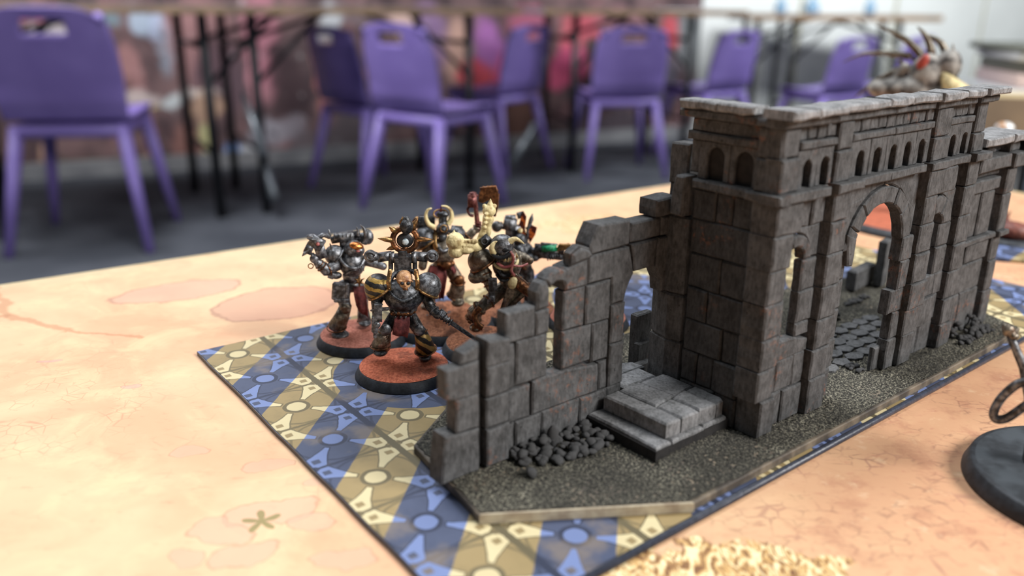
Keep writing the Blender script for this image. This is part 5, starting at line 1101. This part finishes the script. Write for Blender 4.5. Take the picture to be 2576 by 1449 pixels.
m = MB(); m.tube([K(1350, 318, 3), K(1385, 305, 3)], [1.6, 1.4], 12); m.ell(K(1343, 316, 3), (2.1, 2.1, 2.2)); m.box(K(1430, 300, 3.4), (5.0, 3.6, 4.4), RY(.2)); m.box(K(1450, 350, 3.4), (5.8, 3.4, 5)); m.tube([K(1400, 262, 3), K(1470, 262, 3)], [1.3, 1.5], 10); m.box(K(1500, 240, 3.6), (2.6, 2, 2.2), RY(-.3)); f.part('backpack', 'gun', m, bevel=0)
for pts in ([(1460, 360), (1490, 300), (1518, 212), (1540, 250), (1530, 330), (1545, 400), (1555, 440)], [(1560, 300), (1610, 322), (1598, 370), (1560, 430), (1545, 360)]):
    P = [K(x, y, 2.4) for x, y in pts]; n = len(P); mb = MB(); mb.add([p + Vector((0, -.3, 0)) for p in P] + [p + Vector((0, .3, 0)) for p in P], [tuple(range(n)), tuple(range(n, 2 * n))[::-1]] + [(i, n + i, n + (i + 1) % n, (i + 1) % n) for i in range(n)]); f.part('banner_wing', 'flame', mb, smooth=False)
m = MB(); m.tube([K(1540, 440, 2), K(1548, 340, 2), K(1572, 268, 2), K(1580, 228, 2)], [.5, .55, .9, .08], 8); m.tube([K(1535, 330, 2), K(1575, 300, 2)], .4, 6); f.part('spear_point', 'gun', m); m = MB(); m.ell(K(1498, 342, .8), (1.0, .9, 1.1)); f.part('skull', 'bone', m)
m = MB(); m.box(K(1640, 478, -3), (5.6, 2.6, 5.0), RY(.05)); m.box(K(1720, 510, -3), (9.0, 2.0, 2.4), RY(.1)); m.box(K(1770, 470, -3), (2.4, 2.4, 3.2)); m.tube([K(1600, 470, -3), K(1575, 480, -3)], [1.0, 1.4], 10)
for q in range(6): m.ring(K(1680 + q * 16, 520 - q * 3, -3), 1.2, .28, RY(1.5), 12, 5)
g = f.part('coil_gun', 'dark_arm', m, bevel=0)
m = MB(); m.tube([K(1640, 462, -3.6), K(1740, 455, -3.6)], 1.45, 16); f.part('green_coil', 'green', m, parent=g)
for y_ in (436, 486):
    m = MB(); m.box(K(1690, y_ - 5, -3.6), (6.4, 1.2, .5), RY(.08)); f.part('coil_rail', 'gun', m, parent=g)
m = MB()
for q in range(5): m.tube([K(1745 + q * 16, 478 - q * 3, -3.4), K(1768 + q * 16, 430 + q * 1, -3.8)], [.9, .55], 8)
horn(m, [K(1800, 450, -3.4), K(1820, 432, -3.4), K(1836, 436, -3.4)], .9); f.part('gold_claw_muzzle', 'gold', m, parent=g, remesh=.22)
# ------------------------------------------------------------ 6: a sixth base seen through the doorway
f = Fig('miniature_base', 1478, 792, 5.0, 1.5, 'pink-topped round miniature base glimpsed through the broken doorway', 'miniature base')
f.base(16, 'pink_earth', seed=31, h=3.0)
# ------------------------------------------------------------ black base in the right foreground
g = Vector((149, 188, 0)); root = empty('flying_stand', W(g.x, g.y, 0)); tag(root, 'thick black round base with a bent wire loop at the right edge foreground', 'display stand')
m = MB(); m.lathe((0, 0, 0), [(30, 0), (30, .8), (28.6, 4.2), (28.0, 4.6)], 72); m.build('base', M['base_rim'], root)
vs = []; m = MB(); m.ell((0, 0, 4.5), (27.8, 27.8, .5), seg=64, rings=8, z0=0.0); m.build('base_texture', simple('dark_slate_paint', srgb(32, 35, 39), srgb(62, 67, 72), .6, 0, .12, .5), root)
f = Fig('x', 1288, 900, 0, 0, 'x', 'x'); bpy.data.objects.remove(f.root); f.C = g; f.f = Vector((g.x, g.y, 0)).normalized(); f.r = Vector((f.f.y, -f.f.x, 0)); f.z0 = 0
def gp(px, py, y=0): # local (unrotated) mm point relative to the stand
    v = f.at(px, py, y); p = f.r * v.x + f.f * v.y; return Vector((p.x, p.y, v.z))
m = MB(); m.tube([gp(2600, 1160, -2), gp(2600, 1100, -2), gp(2590, 1000, -2), gp(2576, 925, -2), gp(2552, 870, -2), gp(2537, 836, -2)], [2.6, 1.8, 1.3, 1.2, 1.0, .9], 12); m.build('post', M['gun'], root)
m = MB(); m.tube(smoothpts([gp(2598, 958, -6), gp(2560, 966, -6), gp(2520, 1000, -6), gp(2500, 1036, -6), gp(2506, 1054, -6), gp(2532, 1052, -6), gp(2566, 1030, -6), gp(2600, 1006, -6)]), 1.15, 10); m.build('wire_loop', M['gun'], root)
m = MB(); m.ell(gp(2537, 832, -2), (1.6, 1.4, 1.6)); m.ell(gp(2530, 822, -2), (1.0, 1.0, 1.0)); m.ell(gp(2551, 846, -2), (1.3, 1.2, 1.0)); m.tube([gp(2524, 836, -2), gp(2552, 832, -2)], .7, 8); m.build('joint', M['brown_arm'], root, remesh=.25)
# ------------------------------------------------------------ big winged model far behind the ruin
M['monster_grey'] = simple('ash_grey_hide', srgb(60, 56, 54), srgb(168, 164, 158), .75, 0, .16, .4)
f = Fig('winged_monster_model', 2322, 545, 4, 0, 'large blurred dark winged creature model with curved spines, far right behind the ruin', 'miniature')
m = MB(); m.lathe((0, 0, 0), [(50, 0), (50, 1), (47.5, 4)], 72); f.part('base', 'base_rim', m); m = MB(); m.ell((0, 0, 3.9), (47, 47, 1.0), seg=64, rings=6, z0=0.0); f.part('base_texture', 'red_earth', m)
A = f.at
m = MB(); m.ell(A(2330, 190), (9, 8, 12)); m.ell(A(2300, 225), (10, 9, 8)); m.ell(A(2262, 222), (9, 7, 6)); m.ell(A(2385, 165), (7, 6, 9)); m.ell(A(2378, 205), (6, 5, 5)); m.ell(A(2215, 222), (7, 6, 5)); limb(m, [A(2300, 240), A(2290, 340), A(2300, 430), A(2290, 535)], [8, 7, 5, 6]); limb(m, [A(2350, 240), A(2370, 340), A(2350, 430), A(2362, 535)], [8, 7, 5, 6]); limb(m, [A(2275, 170), A(2250, 200), A(2225, 215)], [3, 2.4, 3])
f.part('body', 'monster_grey', m, remesh=.9)
for pts, r in (([(2318, 140), (2285, 105), (2240, 78), (2200, 62)], 2.4), ([(2290, 142), (2230, 134), (2170, 136), (2118, 158)], 2.0), ([(2280, 170), (2220, 196), (2180, 222), (2150, 246)], 2.4), ([(2345, 150), (2338, 110), (2322, 82), (2306, 66)], 2.6), ([(2378, 130), (2364, 106), (2340, 92), (2318, 84)], 2.2), ([(2384, 190), (2404, 205), (2420, 228), (2424, 250)], 3.0), ([(2330, 165), (2300, 150), (2288, 128)], 2), ([(2446, 232), (2442, 222), (2440, 214)], 1.6), ([(2392, 160), (2398, 130), (2396, 108)], 1.3), ([(2376, 150), (2380, 125), (2378, 112)], 1.2), ([(2265, 150), (2278, 178), (2282, 200)], 1.2)):
    m = MB(); horn(m, smoothpts([A(x, y, 4) for x, y in pts]), r); f.part('wing_spine', 'brown_arm', m)
m = MB(); m.ell(A(2322, 156, -6), (2.6, 2, 4.4), RY(.4)); f.part('red_cloth', simple('red_paint', srgb(150, 50, 40), srgb(180, 76, 60), .5), m)
m = MB(); m.tube([A(2372, 182, -4), A(2392, 216, -4), A(2410, 240, -4)], [1.5, 5, 7], 12); f.part('pale_cape', 'bone', m)
# rounded orange and white shelled models
M['tiger'] = stripe_mat('white_orange_shell', .9, 9, .2, srgb(226, 226, 224), srgb(206, 150, 100), wob=9)
for (px, py, gx, gy, R_, lab, sc_) in ((2352, 262, 2352, 500, 11.5, 'white and orange round shelled creature model in front of the winged model', 1), (2527, 322, 2527, 380, 6.0, 'small white and orange shelled creature model right of the parapet end', 1)):
    h = Fig('shelled_monster_model', gx, gy, 0, 0, lab, 'miniature'); c = h.at(px, py)
    m = MB(); m.lathe((0, 0, 0), [(R_ * 1.5, 0), (R_ * 1.5, 1), (R_ * 1.4, 3.5)], 48); h.part('base', 'base_rim', m)
    m = MB(); m.ell(c, (R_ * 1.25, R_, R_ * .85), seg=24, rings=12); h.part('shell', 'tiger', m)
    m = MB(); limb(m, [Vector((c.x - R_ * .4, c.y, c.z)), Vector((-R_ * .5, 0, 3))], [R_ * .4, R_ * .28]); limb(m, [Vector((c.x + R_ * .4, c.y, c.z)), Vector((R_ * .5, 0, 3))], [R_ * .4, R_ * .28]); h.part('legs', 'bronze', m, remesh=.8)
    for q in range(7):
        a = math.pi * (.1 + .8 * q / 6); m = MB(); p = c + Vector((R_ * 1.25 * math.cos(a), 0, R_ * .8 * math.sin(a))); horn(m, [p, p + Vector((R_ * .3 * math.cos(a), 0, R_ * .22 * math.sin(a)))], R_ * .12); h.part('back_spine', 'bronze', m)
# red rock heap on the far mat
h = Fig('winged_beast_miniature', 2540, 612, 0, 0, 'dark red brown jagged model on the far right edge of the blue mat', 'miniature'); m = MB(); m.lathe((0, 0, 0), [(13, 0), (13, 1), (12, 3)], 40); h.part('base', 'base_rim', m)
m = MB(); m.ell((0, 0, 7), (9, 7, 5)); m.ell((5, 2, 6), (9, 6, 5)); m.ell((-7, 0, 5), (5, 4, 3)); horn(m, [Vector((-3, 0, 9)), Vector((-4, 0, 14)), Vector((-2, 0, 18))], 2.4); horn(m, [Vector((4, 0, 9)), Vector((7, 0, 12))], 2.0); h.part('body', simple('dark_red_flesh', srgb(92, 48, 42), srgb(140, 84, 70), .5), m, remesh=.6)
